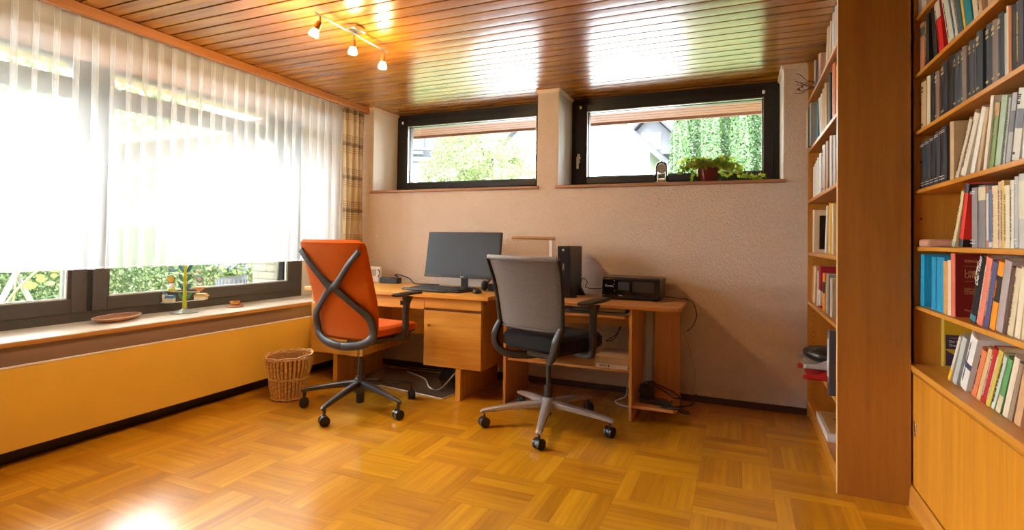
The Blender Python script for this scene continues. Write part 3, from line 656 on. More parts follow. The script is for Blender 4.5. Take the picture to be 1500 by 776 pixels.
# ================================================================== swivel chairs
def caster(root, p, ang, mat_hood, r=.031):
    d = Vector((math.cos(ang), math.sin(ang), 0)); sd = Vector((-d.y, d.x, 0)); p = Vector(p)
    c = put('caster', MB().cyl(p + sd * -.007 + Vector((0, 0, r)), p + sd * .007 + Vector((0, 0, r)), r * .93, n=20).cyl(p + Vector((0, 0, r)), p + Vector((0, 0, r * 2 + .02)), .006), mat_hood, root, world=False)
    for s_ in (-1, 1):
        a = p + sd * s_ * .009 + Vector((0, 0, r)); b_ = p + sd * s_ * .027 + Vector((0, 0, r))
        wh = MB(); wh.lathe([(r * .8, 0), (r, .003), (r, .015), (r * .82, .018), (r * .4, .0185)], 20, a, (b_ - a).normalized())
        put('wheel', wh, plain('wheel_black', (.012, .012, .013), .3), c, world=False)
    return c
CA = [math.radians(a) for a in (200, 320, 75, 250, 10)]
def chair_base(root, angs, R, hubz, endz, leg_mat, legw, legh, hub_mat, drop):
    put('hub', MB().lathe([(.02, hubz - .05), (.036, hubz - .045), (.042, hubz + .01), (.034, hubz + .035), (.026, hubz + .04)], 24), hub_mat, root, world=False)
    for i, a in enumerate(angs):
        d = Vector((math.cos(a), math.sin(a), 0))
        lg = MB().sweep([d * .025 + Vector((0, 0, hubz)), d * (R * .5) + Vector((0, 0, (hubz + endz) / 2 + .006)), d * (R - .005) + Vector((0, 0, endz)), d * (R + .012) + Vector((0, 0, endz - .012))],
                        [legw * 1.25, legw, legw * .66, legw * .55], [legh * 1.3, legh, legh * .7, legh * .5], n=12, power=.6)
        if drop: lg.sweep([d * R + Vector((0, 0, endz + .004)), d * R + Vector((0, 0, endz - drop))], [.022, .018], n=10, smooth=False)
        put('leg', lg, leg_mat, root, world=False)
        caster(root, d * R, a + CA[i], plain('caster_hood', (.03, .03, .032), .35))
def rrect_panel(fn, wf, z0, z1, nu, nv, th, back=-1):
    """curved upholstered panel. wf(t)=half width; fn(u,z)->y centre; rounded edges"""
    def g(u, v, s):
        z = z0 + (z1 - z0) * v; t = 2 * u - 1
        cr = .045; edge = min(v * (z1 - z0), (1 - v) * (z1 - z0)); ww = wf(v)
        if edge < cr: ww -= cr - math.sqrt(max(0, cr * cr - (cr - edge) ** 2))
        x = t * ww; e = min(1, (1 - abs(t)) * ww / .02, min(v, 1 - v) * (z1 - z0) / .02)
        yy = fn(x, z); h = th / 2 * math.sqrt(max(.0, 1 - (1 - e) ** 2))
        return (x, yy + (h if s else -h), z)
    return MB().grid(g, nu, nv, th)

def orange_chair(loc, rz):
    c = thing('office_chair', 'orange swivel office chair with a black X-shaped back frame', 'chair', loc, rz)
    R = .375; a0 = math.radians(-157) - rz
    chair_base(c, [a0 + math.radians(72) * i for i in range(5)], R, .165, .115, DKGREY, .042, .034, DKGREY, .045)
    put('gas_lift', MB().cyl((0, 0, .10), (0, 0, .215), .027).cyl((0, 0, .205), (0, 0, .31), .019).cyl((0, 0, .30), (0, 0, .43), .013), DKGREY, c, world=False)
    put('column_sleeve', MB().cyl((0, 0, .345), (0, 0, .40), .017), CHROME, c, world=False)
    put('lift_foot', MB().lathe([(.018, .035), (.026, .04), (.026, .10)], 20), BLACKM, c, world=False)
    put('mechanism', MB().box(-.10, .10, -.13, .13, .425, .465).prism([(-.13, .445), (.20, .465), (.20, .485), (-.13, .485)], -.19, .19, 'x'), DKGREY, c, bevel=.01, world=False)
    put('seat_pan', MB().sweep([(0, -.20, .485), (0, 0, .482), (0, .22, .495)], [.40, .45, .42], [.02, .03, .02], n=16, power=.5), DKGREY, c, world=False)
    put('tilt_knob', MB().cyl((.19, .10, .475), (.245, .10, .475), .018, n=16), BLACKP, c, world=False)
    put('lever', MB().sweep([(-.17, .05, .47), (-.24, .06, .465), (-.27, .06, .46)], .02, .008), BLACKP, c, world=False)
    # seat cushion
    ORG = plain('orange_fabric', (.50, .088, .001), .8, var=.05, nscale=8, bmp=.15, spec=.2)
    def sf(u, v, s):
        x = (2 * u - 1); yv = (2 * v - 1)
        k = 1 / max(1e-6, (abs(x) ** 6 + abs(yv) ** 6) ** (1 / 6)) if max(abs(x), abs(yv)) > 0 else 1
        k = max(abs(x), abs(yv)) * k if max(abs(x), abs(yv)) > 0 else 1
        X = x * k * .245; Y = yv * k * .235 + .015
        e = 1 - max(abs(x), abs(yv)); h = math.sqrt(max(0, 1 - (1 - min(1, e / .12)) ** 2))
        h = .5 + .5 * h; top = .535 + .030 * h - .012 * math.exp(-((X / .12) ** 2 + ((Y + .03) / .15) ** 2)) - (.02 * max(0, (Y - .15) / .1))
        bot = .530 - .028 * h
        return (X, Y, top if s else bot)
    put('seat', MB().grid(sf, 24, 24, 1), ORG, c, world=False)
    # backrest
    def by(x, z): return -.235 - .012 * math.sin((z - .47) * 3) - .32 * max(0, (z - .54)) ** 1.12 + .55 * x * x - (.02 if z < .55 else 0) * 0
    wf = lambda v: .225 + .045 * math.sin(min(1, v * 2.2) * PI / 2) + .008 * v
    put('backrest', rrect_panel(by, wf, .475, 1.125, 26, 34, .034), ORG, c, world=False)
    # X frame
    o_ = .040
    def bp(x, z, extra=0): return (x, by(x, z) - o_ - extra, z)
    fr = MB()
    for s in (-1, 1):
        fr.sweep([bp(s * .245, 1.055, -.012), bp(s * .175, .985), bp(s * .095, .90), bp(s * .022, .828)], [.040, .036, .038, .055], [.026, .022, .022, .026], upv=(0, 1, 0), n=12)
        fr.sweep([bp(s * .012, .825), bp(s * .085, .765), bp(s * .160, .70), bp(s * .228, .635), bp(s * .240, .555), bp(s * .222, .500, .0), bp(s * .155, .462, .0), bp(s * .06, .445, .0), (0, by(0, .44) - .035, .44)],
                 [.056, .042, .042, .052, .058, .056, .054, .054, .054], [.024, .022, .022, .024, .026, .028, .028, .028, .028], upv=(0, 1, 0), n=12)
    fr.sphere((0, by(0, .825) - o_, .825), .026, 12, (1.1, .5, 1.0))
    put('back_frame', fr, DKGREY, c, world=False)
    put('back_bracket', MB().sweep([(0, by(0, .44) - .03, .445), (0, -.16, .435), (0, -.05, .445)], [.16, .12, .10], [.03, .03, .03]), DKGREY, c, world=False)
    for s in (-1, 1):
        put('side_clip', MB().sweep([(s * .236, by(.236, .80) + .004, .83), (s * .240, by(.238, .76) + .006, .76), (s * .236, by(.236, .70) + .004, .69)], [.02, .022, .018], [.03, .034, .03], n=8), BLACKP, c, world=False)
        ar = put('armrest', MB().sweep([(s * .20, -.01, .488), (s * .262, .0, .482), (s * .288, .01, .53), (s * .285, .012, .62), (s * .285, .02, .70), (s * .285, .03, .755)], [.05, .045, .04, .036, .038, .06], [.022, .03, .04, .042, .045, .09], upv=(0, 1, 0), n=12, power=.6), DKGREY, c, world=False)
        put('arm_pad', MB().sweep([(s * .285, -.10, .765), (s * .285, -.08, .768), (s * .285, .06, .772), (s * .28, .15, .768), (s * .28, .165, .764)], [.05, .075, .08, .07, .04], [.012, .024, .024, .022, .012], n=14, power=.7), BLACKM, ar, world=False)
        put('height_button', MB().box(s * .285 - .01, s * .285 + .01, -.035, -.022, .70, .73), BLACKP, ar, world=False)
    return c
def shift_upper(c, dy):
    base = ('hub', 'leg', 'caster', 'gas_lift', 'column_sleeve', 'lift_foot')
    for ch in c.children:
        if ch.name.split('.')[0] in base: continue
        ch.data.transform(Matrix.Translation((0, dy, 0)))
        for g in ch.children: g.data.transform(Matrix.Translation((0, dy, 0)))
shift_upper(orange_chair((-2.09, -1.144, 0), math.radians(-4)), .095)

def grey_chair(loc, rz):
    c = thing('office_chair', 'grey mesh-backed swivel office chair with a black seat cushion', 'chair', loc, rz)
    R = .395; a0 = math.radians(-150) - rz
    chair_base(c, [a0 + math.radians(72) * i for i in range(5)], R, .135, .100, ALU, .056, .036, ALU, 0)
    put('gas_lift', MB().cyl((0, 0, .10), (0, 0, .25), .026).cyl((0, 0, .24), (0, 0, .44), .014), DKGREY, c, world=False)
    put('lift_foot', MB().lathe([(.014, .06), (.02, .065), (.02, .11)], 18), BLACKM, c, world=False)
    put('mechanism', MB().box(-.09, .09, -.14, .12, .428, .475).box(-.17, .17, -.1, .16, .468, .49), BLACKP, c, bevel=.012, world=False)
    put('tilt_lever', MB().sweep([(.09, .04, .45), (.19, .05, .445), (.25, .05, .44)], .018, .008), BLACKP, c, world=False)
    def sf(u, v, s):
        x = (2 * u - 1); yv = (2 * v - 1); mx = max(abs(x), abs(yv))
        k = mx / max(1e-6, (abs(x) ** 5 + abs(yv) ** 5) ** .2) if mx > 0 else 1
        X = x * k * .255; Y = yv * k * .245 + .01
        h = math.sqrt(max(0, 1 - (1 - min(1, (1 - mx) / .2)) ** 2))
        h = .5 + .5 * h; top = .535 + .042 * h - .014 * math.exp(-((X / .12) ** 2 + ((Y + .03) / .14) ** 2)) - .03 * max(0, (Y - .14) / .1) ** 2
        return (X, Y, top + .008 * h if s else .528 - .052 * h)
    put('seat', MB().grid(sf, 26, 26, 1), plain('black_seat_fabric', (.007, .007, .010), .85, bmp=.1, spec=.25), c, world=False)
    def by(x, z): return -.245 + .03 * math.sin((z - .60) * 4.2) - .26 * (z - .60) - .30 * max(0, z - .86) ** 1.4 + .70 * x * x
    wf = lambda v: .232 + .040 * v ** 1.2
    m, nt, b = newmat('grey_mesh_fabric'); setp(b, .55, sheen=.3)
    v_ = coords(nt, (1, 1, 1)); vo = N(nt, 'ShaderNodeTexVoronoi'); vo.inputs['Scale'].default_value = 260; nt.links.new(v_, vo.inputs['Vector'])
    nt.links.new(ramp(nt, vo.outputs['Distance'], [(.2, (.045, .037, .035)), (.6, (.115, .096, .090))]), b.inputs['Base Color'])
    tr = N(nt, 'ShaderNodeBsdfTransparent'); mx = N(nt, 'ShaderNodeMixShader'); mx.inputs[0].default_value = .93
    nt.links.new(tr.outputs[0], mx.inputs[1]); nt.links.new(b.outputs[0], mx.inputs[2]); nt.links.new(mx.outputs[0], nt.nodes['Material Output'].inputs[0])
    put('backrest', rrect_panel(by, wf, .615, 1.040, 26, 26, .012), m, c, world=False)
    put('top_roll', MB().sweep([(x, by(x, 1.03) - .004, 1.034) for x in (-.264, -.22, -.1, 0, .1, .22, .264)], [.03] * 7, [.022] * 7, upv=(0, 1, 0), n=12, power=.9),
        plain('top_roll_grey', (.16, .145, .14), .5), c, world=False)
    fr = MB()
    for s in (-1, 1):
        e = lambda z, k=0: (s * (wf((z - .615) / .43) + .004), by(wf((z - .615) / .43), z) - .006, z)
        fr.sweep([e(1.03), e(.95), e(.85), e(.75), e(.66), e(.625)], [.016, .018, .02, .024, .03, .034], [.026, .028, .03, .03, .032, .034], upv=(0, 1, 0), n=10)
        fr.sweep([e(.635), (s * (.250 if s < 0 else .222), -.245, .575), (s * (.262 if s < 0 else .205), -.24, .52), (s * (.245 if s < 0 else .175), -.225, .468), (s * (.18 if s < 0 else .13), -.195, .435), (s * .09, -.13, .430), (s * .04, -.05, .435)],
                 [.040, .050, .052, .050, .046, .044, .04], [.036, .036, .036, .034, .032, .03, .028], upv=(0, 1, 0), n=12)
    put('back_frame', fr, plain('frame_black_gloss', (.012, .012, .014), .42), c, world=False)
    put('lower_rail', MB().sweep([(x, by(x, .617), .616) for x in (-.215, -.1, 0, .1, .215)], .014, .02, upv=(0, 1, 0)), plain('rail_dark', (.05, .045, .045), .5), c, world=False)
    for s in (-1, 1):
        ar = put('armrest', MB().sweep([(s * .17, .0, .472), (s * .27, .0, .468), (s * .298, .0, .50), (s * .298, .005, .60), (s * .295, .01, .70), (s * .295, .015, .765)], [.05, .05, .045, .04, .042, .075], [.02, .022, .036, .032, .034, .07], upv=(0, 1, 0), n=12, power=.6), plain('arm_black', (.014, .014, .017), .32), c, world=False)
        put('arm_pad', MB().sweep([(s * .295, -.11, .772), (s * .295, -.09, .776), (s * .295, .05, .784), (s * .29, .14, .788), (s * .285, .155, .788)], [.05, .08, .09, .08, .05], [.012, .022, .024, .022, .01], n=14, power=.7), BLACKM, ar, world=False)
        put('height_button', MB().box(s * .295 - .008, s * .295 + .008, .03, .045, .72, .745), BLACKP, ar, world=False)
    return c
shift_upper(grey_chair((-.835, -.922, 0), math.radians(-19)), .03)

# ================================================================== waste basket
def basket():
    c = thing('wastebasket', 'round woven wicker wastebasket beside the heater cover', 'basket', (-2.70, -1.165, 0), 0)
    WK = plain('wicker', (.66, .40, .13), .4, var=.35, nscale=60); H = .305
    def rad(z): return .112 + (.158 - .112) * (z / H) ** 1.15
    bands = [(.012, .145), (.160, .285)]
    mb = MB(); ns = 34
    rf = lambda z, a: (rad(z)) * (1 + .035 * math.cos(2 * a + .5))
    for (z0, z1) in bands:
        for k in range(ns):
            a = 2 * PI * k / ns; pts = []
            for q in range(5):
                z = z0 + (z1 - z0) * q / 4; bulge = .006 * math.sin(PI * q / 4); r = rf(z, a) + bulge
                pts.append((r * math.cos(a), r * math.sin(a), z))
            mb.sweep(pts, .019, .013, upv=(0, 0, 1), n=6, sub=2)
    put('woven_side', mb, WK, c, world=False)
    def hoop(z, r, off=0, wob=.003):
        pts = []
        for k in range(49):
            a = 2 * PI * k / 48; rr = rf(z, a) + off
            pts.append((rr * math.cos(a), rr * math.sin(a), z + wob * math.sin(9 * a) + (.010 * math.cos(a - 1.0) if z > .28 else 0)))
        return pts
    put('woven_band', MB().sweep(hoop(.152, 0, .006), .010, n=6, sub=1).sweep(hoop(.146, 0, .008, -.003), .008, n=6, sub=1).sweep(hoop(.010, 0, .004), .012, n=6, sub=1), WK, c, world=False)
    put('rim', MB().sweep(hoop(.293, 0, .002), .016, .014, n=8, sub=1).sweep(hoop(.303, 0, .004, -.004), .012, .012, n=8, sub=1), plain('wicker_rim', (.62, .38, .16), .45, var=.3, nscale=60), c, world=False)
    put('lining', MB().lathe([(.10, .008), (.103, .01), (.149, .285), (.146, .285), (.100, .014), (.0, .014)], 40, cap=False), plain('wicker_inside', (.36, .18, .06), .7, var=.3, nscale=60), c, world=False)
basket()

# ================================================================== left sill objects
SZ = .5975
pt = thing('wooden_plate', 'oval wooden tray lying on the window sill', 'plate', (-3.36, -1.93, SZ), math.radians(22))
pm = MB().lathe([(.06, 0), (.10, .003), (.135, .016), (.150, .026), (.147, .030), (.13, .020), (.09, .009), (.0, .007)], 40, cap=False)
pm.v = [(v[0] * .62, v[1] * 1.15, v[2]) for v in pm.v]
put('tray_dish', pm, wood('plate_wood', (.34, .12, .05), (.55, .25, .12), 'y', .3, .4), pt, world=False)
rm = MB(); rm.wire([(.148 * .62 * math.cos(2 * PI * k / 32), .148 * 1.15 * math.sin(2 * PI * k / 32), .028) for k in range(33)], .0035, sub=1)
put('rim', rm, wood('plate_rim', (.6, .4, .25), (.75, .55, .38), 'y', .3), pt, world=False)
bo = thing('small_bowl', 'small glazed brown bowl on a round coaster on the sill', 'bowl', (-3.31, -1.115, SZ))
put('bowl', MB().lathe([(.018, .014), (.034, .022), (.038, .036), (.034, .046), (.031, .045), (.033, .035), (.028, .024), (.0, .020)], 24, cap=False), plain('amber_glaze', (.55, .22, .05), .25, var=.4, nscale=30), bo, world=False)
put('coaster', MB().lathe([(.058, 0), (.060, .004), (.060, .010), (.055, .013), (.02, .0135)], 28), wood('coaster_wood', (.45, .18, .08), (.6, .3, .15), 'x', .4), bo, world=False)
# figurine tree
tr = thing('figurine_tree', 'green wooden tree ornament with hanging miniatures on a round metal base', 'ornament', (-3.34, -1.50, SZ), math.radians(25))
put('base', MB().lathe([(.088, 0), (.092, .003), (.07, .010), (.03, .020), (.012, .032), (.008, .036)], 36), plain('base_silver', (.55, .60, .58), .3, .6), tr, world=False)
put('trunk', MB().sweep([(0, 0, .03), (0, 0, .2), (0, 0, .42)], [.028, .022, .020], n=8, smooth=False), plain('lime_paint', (.50, .52, .03), .4), tr, world=False)
GL = plain('leaf_paint', (.08, .22, .10), .45, var=.2); GB = plain('leaf_blue_paint', (.06, .20, .22), .45, var=.2)
def leaf(d, z, l, mat):
    m = MB(); n = 8; top = []; 
    for sgn in (1, -1):
        for k in range(n + 1):
            t = k / n; wd = .013 * math.sin(PI * t) ** .7
            m.v.append((sgn * 0 + d * (t * l * .62), 0, z + t * l) if False else (d * (.010 + t * l * .60) - d * sgn * wd * .8, 0.0, z + t * l + sgn * wd * .55))
    K = n + 1
    vs = [(v[0], -.002, v[2]) for v in m.v] + [(v[0], .002, v[2]) for v in m.v]
    fs = [(k, k + 1, K + k + 1, K + k) for k in range(n)] + [(2 * K + k, 3 * K + k, 3 * K + k + 1, 2 * K + k + 1) for k in range(n)]
    fs += [(k, 2 * K + k, 2 * K + k + 1, k + 1) for k in range(n)] + [(K + k, K + k + 1, 3 * K + k + 1, 3 * K + k) for k in range(n)]
    put('leaf', MB().add(vs, fs), mat, tr, world=False)
for i, z in enumerate((.085, .155, .215, .28)):
    for d in (-1, 1): leaf(d, z, .062, GL if (i + d) % 2 else GB)
for i, (z, L) in enumerate(((.075, .13), (.145, .10), (.205, .11), (.27, .09))):
    put('branch', MB().cyl((-L, 0, z - (.01 if i == 0 else 0)), (L, 0, z + (.016 if i == 0 else 0)), .0028, n=8), plain('branch_white', (.75, .75, .62), .4), tr, world=False)
def mini(name, mb, col): return put(name, mb, plain('paint_' + name, col, .5), tr, world=False)
h = mini('house_figure', MB().box(-.145, -.075, -.018, .018, .072, .100).box(-.148, -.130, -.018, .018, .100, .125), (.75, .72, .55))
put('roof', MB().prism([(-.130, .100), (-.072, .100), (-.080, .120), (-.122, .120)], -.021, .021, 'y'), plain('roof_blue', (.08, .2, .42), .5), h, world=False)
put('tower_cap', MB().lathe([(.014, .125), (.013, .135), (.002, .150)], 10, (-.139, 0, 0)), plain('roof_grey', (.12, .17, .22), .5), h, world=False)
put('meadow', MB().box(-.155, -.07, -.022, .022, .066, .072), plain('meadow_green', (.45, .55, .35), .6), h, world=False)
h = mini('barn_figure', MB().box(.072, .150, -.018, .018, .094, .116), (.78, .72, .55))
put('roof', MB().prism([(.064, .116), (.160, .116), (.140, .136), (.084, .136)], -.022, .022, 'y'), plain('roof_ochre', (.50, .35, .08), .5), h, world=False)
mini('basket_figure', MB().lathe([(.016, .147), (.024, .150), (.025, .168), (.018, .168)], 12, (-.095, 0, 0)), (.55, .55, .08))
mini('flower_figure', MB().sphere((-.092, 0, .184), .019, 10), (.75, .60, .66))
mini('bowl_figure', MB().lathe([(.010, .150), (.026, .165), (.030, .182), (.02, .184)], 14, (.100, 0, 0)), (.70, .32, .14))
h = mini('bee_figure', MB().lathe([(.001, -.008), (.022, -.007), (.024, 0), (.022, .007), (.001, .008)], 20, (-.098, 0, .232), (0, 1, 0)), (.70, .42, .03))
put('stripe', MB().lathe([(.021, -.004), (.026, -.003), (.026, .003), (.021, .004)], 20, (-.098, 0, .232), (0, 1, 0)), BLACKM, h, world=False)
h = mini('sun_figure', MB().lathe([(.001, -.007), (.022, -.006), (.024, 0), (.022, .006), (.001, .007)], 20, (.100, 0, .236), (0, 1, 0)), (.15, .32, .55))
put('sun_face', MB().sphere((.102, -.006, .236), .013, 10), plain('sun_yellow', (.75, .60, .25), .5), h, world=False)
mini('boat_figure', MB().prism([(-.110, .285), (-.068, .285), (-.060, .305), (-.115, .305)], -.01, .01, 'y').box(-.09, -.086, -.002, .002, .305, .335), (.18, .32, .42))
mini('bird_figure', MB().sphere((.088, 0, .290), .015, 10, (1.4, .6, .8)), (.62, .55, .35))

# ================================================================== north sill: clock, ivy
ck = thing('anniversary_clock', 'small brass anniversary clock under a glass dome on the high window sill', 'clock', (-.305, .13, 1.5785), 0)
CK = plain('clock_gold', (.55, .42, .22), .3, .8)
put('base', MB().lathe([(.052, 0), (.054, .006), (.048, .012), (.050, .018), (.03, .020)], 28), CK, ck, world=False)
put('pillar', MB().cyl((-.030, 0, .02), (-.030, 0, .085), .004, n=10), CK, ck, world=False)
put('pillar', MB().cyl((.030, 0, .02), (.030, 0, .085), .004, n=10), CK, ck, world=False)
put('dial', MB().lathe([(.001, -.012), (.034, -.012), (.036, -.008), (.036, .012), (.001, .014)], 28, (0, 0, .118), (0, -1, 0)), plain('dial_silver', (.45, .42, .36), .35, .5), ck, world=False)
tk = MB()
for k in range(12):
    a = k * PI / 6; tk.box(-.0015, .0015, -.0165, -.0140, .020, .030, Matrix.Rotation(a, 3, 'Y'), (0, 0, 0))
tk.v = [(v[0], v[1], v[2] + .118) for v in tk.v]
tk.box(-.001, .001, -.017, -.0145, .118, .138).box(-.001, .015, -.017, -.0145, .117, .119)
put('hour_mark', tk, BLACKM, ck, world=False, kind='stuff')
bz = MB()
for k in range(12):
    a = k * PI / 6; bz.sphere((.038 * math.sin(a), -.004, .118 + .038 * math.cos(a)), .004, 8)
put('bezel', bz, CK, ck, world=False)
pd = MB().cyl((0, 0, .045), (0, 0, .085), .0012, n=6)
for k in range(4): pd.sphere((.014 * math.cos(k * PI / 2 + .5), .014 * math.sin(k * PI / 2 + .5), .036), .009, 10)
put('pendulum', pd, BRASS, ck, world=False)
put('glass_dome', MB().lathe([(.046, .018), (.046, .13), (.042, .150), (.030, .166), (.014, .174), (.001, .176)], 28, cap=False), glass('dome_glass', (.97, .98, .98), 1.3), ck, world=False)

iv = thing('ivy_plant', 'variegated ivy trailing from a dark red pot on the high sill', 'plant', (.028, .14, 1.5785))
put('pot', MB().lathe([(.050, 0), (.056, .004), (.068, .06), (.074, .105), (.076, .112), (.072, .114), (.068, .104), (.066, .095), (.0, .095)], 32, cap=False), plain('oxblood_glaze', (.13, .012, .010), .12, var=.15, nscale=12), iv, world=False)
put('soil', MB().lathe([(.066, .092), (.066, .098), (.02, .102)], 20), plain('soil', (.03, .018, .01), .9), iv, world=False)
rnd = random.Random(12)
def ivyleaf(mb, p, nrm, s, rot):
    R = Vector((0, 0, 1)).rotation_difference(nrm).to_matrix() @ Matrix.Rotation(rot, 3, 'Z')
    out = [(0, -.15), (.28, -.38), (.50, -.10), (.36, .10), (.46, .42), (.18, .38), (0, .78), (-.18, .38), (-.46, .42), (-.36, .10), (-.50, -.10), (-.28, -.38)]
    c = len(mb.v); mb.v.append(tuple(p + R @ Vector((0, .05 * s, .06 * s))))
    for (a, b_) in out: mb.v.append(tuple(p + R @ Vector((a * s, b_ * s, -.04 * s * (abs(a) > .3)))))
    n = len(out)
    for i in range(n): mb.f.append((c, c + 1 + i, c + 1 + (i + 1) % n))
lm = MB(); sm = MB()
strands = []
for i in range(52):
    a = rnd.uniform(0, 2 * PI); L = rnd.uniform(.08, .19); d = Vector((math.cos(a) * 1.15, math.sin(a) * .55, 0))
    top = Vector((0, 0, .10)); strands.append([top, top + d * L * .5 + Vector((0, 0, rnd.uniform(.03, .09))), top + d * L + Vector((0, 0, rnd.uniform(-.03, .07)))])
# trailing ones
strands += [[Vector((0, 0, .11)), Vector((-.09, -.03, .13)), Vector((-.16, -.05, .09)), Vector((-.20, -.05, .075))],
            [Vector((0, 0, .11)), Vector((-.08, -.05, .12)), Vector((-.115, -.06, .06)), Vector((-.11, -.06, .02))],
            [Vector((0, 0, .11)), Vector((-.10, .0, .14)), Vector((-.19, 0, .13)), Vector((-.21, 0, .10))],
            [Vector((0, 0, .11)), Vector((.10, -.04, .12)), Vector((.15, -.06, .06)), Vector((.13, -.06, .02))],
            [Vector((0, 0, .11)), Vector((.12, -.03, .12)), Vector((.19, -.05, .07)), Vector((.24, -.06, .03)), Vector((.31, -.06, .02)), Vector((.39, -.06, .03))],
            [Vector((0, 0, .11)), Vector((.13, -.0, .12)), Vector((.20, -.03, .09)), Vector((.27, -.04, .035)), Vector((.35, -.04, .025))],
            [Vector((0, 0, .11)), Vector((.10, -.02, .10)), Vector((.11, -.06, .05)), Vector((.09, -.08, .02))],
            [Vector((0, 0, .11)), Vector((.12, .02, .15)), Vector((.20, .0, .13)), Vector((.24, -.02, .10))]]
for S_ in strands:
    sm.wire([tuple(q) for q in S_], .0012, n=5, sub=3)
    for i in range(len(S_) - 1):
        seg = S_[i + 1] - S_[i]; nl = max(2, int(seg.length / .011))
        for q in range(nl):
            p = S_[i] + seg * ((q + rnd.random()) / nl) + Vector((rnd.gauss(0, .008), rnd.gauss(0, .008), rnd.gauss(.004, .009)))
            if p.z < .012: p.z = .012 + rnd.random() * .01
            if i == 0 and q == 0: continue
            nn = Vector((rnd.gauss(0, .5), -1 + rnd.gauss(0, .4), rnd.gauss(.5, .4))).normalized()
            ivyleaf(lm, p, nn, rnd.uniform(.020, .034), rnd.uniform(0, 6.28))
put('stem', sm, plain('ivy_stem', (.10, .09, .03), .6), iv, world=False)
put('ivy_leaf', lm, leafmat('ivy_leaves', [(.10, .20, .010), (.22, .34, .015), (.45, .52, .04), (.16, .26, .014), (.62, .66, .18)], .6), iv, world=False, recalc=False, kind='stuff')

# ================================================================== track lamp
tl = thing('ceiling_spotlight_bar', 'chrome ceiling bar lamp carrying three lit spotlights', 'lamp', (-1.804, -1.61, ZC))
Zb = 2.318
put('canopy', MB().box(-1.845, -1.765, -1.66, -1.56, ZC - .028, ZC - .0005), CHROME, tl, bevel=.004)
put('stem', MB().cyl((-1.811, -1.585, Zb), (-1.811, -1.585, ZC - .028), .005).cyl((-1.811, -1.64, Zb), (-1.811, -1.64, ZC - .028), .005), CHROME, tl)
put('bar', MB().cyl((-1.808, -1.925, Zb), (-1.815, -1.285, Zb), .0065), CHROME, tl)
for (yy, tilt, aim) in ((-1.88, (-.38, -.22), 0), (-1.61, (-.03, -.05), 0), (-1.33, (.0, -.1), 0)):
    d = Vector((tilt[0], tilt[1], -1)).normalized(); p = Vector((-1.8115, yy, Zb))
    sp_ = put('spotlight', MB().cyl(p, p + Vector((0, 0, -.035)), .005).lathe([(.008, 0), (.014, .004), (.017, .03), (.017, .05)], 18, p + Vector((0, 0, -.032)), d), plain('spot_brass', (.55, .34, .14), .3, .9), tl)
    q = p + Vector((0, 0, -.03)) + d * .048
    put('bulb', MB().lathe([(.014, 0), (.016, .006), (.023, .022), (.026, .034), (.024, .040), (.001, .042)], 18, q, d, cap=False), emis('lit_bulb', (1, .74, .38), BULB), sp_)
    light('spotlight_glow', 'SPOT', tuple(q + d * .050), Vector((0, 0, -1)).rotation_difference(d).to_euler(), SPOT, (1, .72, .38), spot_size=math.radians(115), spot_blend=.8, shadow_soft_size=.025)
    light('spotlight_halo', 'POINT', tuple(q + d * .055), (0, 0, 0), SPOT * 1.1, (1, .66, .32), shadow_soft_size=.025)

# ================================================================== bookcases
bc = thing('bookcase', 'tall oak bookcase with its side panel towards the room, standing against the back wall', 'bookcase', (.66, -.6, 0))
BX0, BX1, BY0, BY1 = .664, .943, -1.217, -.020
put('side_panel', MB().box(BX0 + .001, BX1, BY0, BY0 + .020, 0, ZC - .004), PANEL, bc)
put('side_panel', MB().box(BX0, BX1, BY1 - .02, BY1, 0, ZC - .004), CASE('z'), bc, bevel=.001)
put('edge_strip', MB().box(BX0 - .002, BX0 + .0008, BY0 - .0005, BY0 + .0205, 0, ZC - .004), wood('edge_light', (.74, .44, .15), (.86, .58, .26), 'z', .4), bc)
put('back_panel', MB().box(BX1 - .008, BX1 - .001, BY0 + .021, BY1 - .021, .02, ZC - .006), CASE('z'), bc)
SH1 = [2.088, 1.752, 1.418, 1.074, .752, .402, .098]
for z in SH1: put('shelf', MB().box(BX0 + .002, BX1 - .009, BY0 + .021, BY1 - .021, z - .010, z + .010), CASE('y'), bc, bevel=.0015)
put('plinth', MB().box(BX0 + .012, BX0 + .03, BY0 + .021, BY1 - .021, .002, .087), CASE('y'), bc)
pg = MB()
for i in range(60): pg.box(BX0 + .03, BX0 + .035, BY1 - .0215, BY1 - .0203, .15 + i * .034, .155 + i * .034)
put('peg_hole', pg, BLACKM, bc, smooth=False, kind='stuff')

b2c = thing('wall_bookcase', 'oak bookcase with a cupboard below at the right edge of the room', 'bookcase', (.965, -2, 0))
CX0, CX1, CY0, CY1 = .965, 1.29, -3.4, -1.172
put('side_panel', MB().box(CX0, CX1, CY1, CY1 + .022, 0, ZC - .004), CASE('z'), b2c, bevel=.001)
put('side_panel', MB().box(CX0, CX1, CY0 - .022, CY0, 0, ZC - .004), CASE('z'), b2c, bevel=.001)
put('back_panel', MB().box(CX1 - .008, CX1, CY0 + .001, CY1 - .001, .61, ZC - .006), CASE('z'), b2c)
SH2 = [2.156, 1.902, 1.646, 1.385, 1.133, .874]
for z in SH2: put('shelf', MB().box(CX0 + .004, CX1 - .009, CY0 + .001, CY1 - .001, z - .018, z - .001), wood('shelf_oak', (.52, .20, .022), (.70, .32, .045), 'y', .38), b2c, bevel=.002)
put('ledge', MB().box(CX0 - .022, CX1 - .009, CY0 + .001, CY1 - .001, .590, .614), wood('shelf_oak', (.52, .20, .022), (.70, .32, .045), 'y', .38), b2c, bevel=.003)
put('cupboard_body', MB().box(CX0 + .004, CX1, CY0 + .001, CY1 - .001, .08, .589), CAB, b2c)
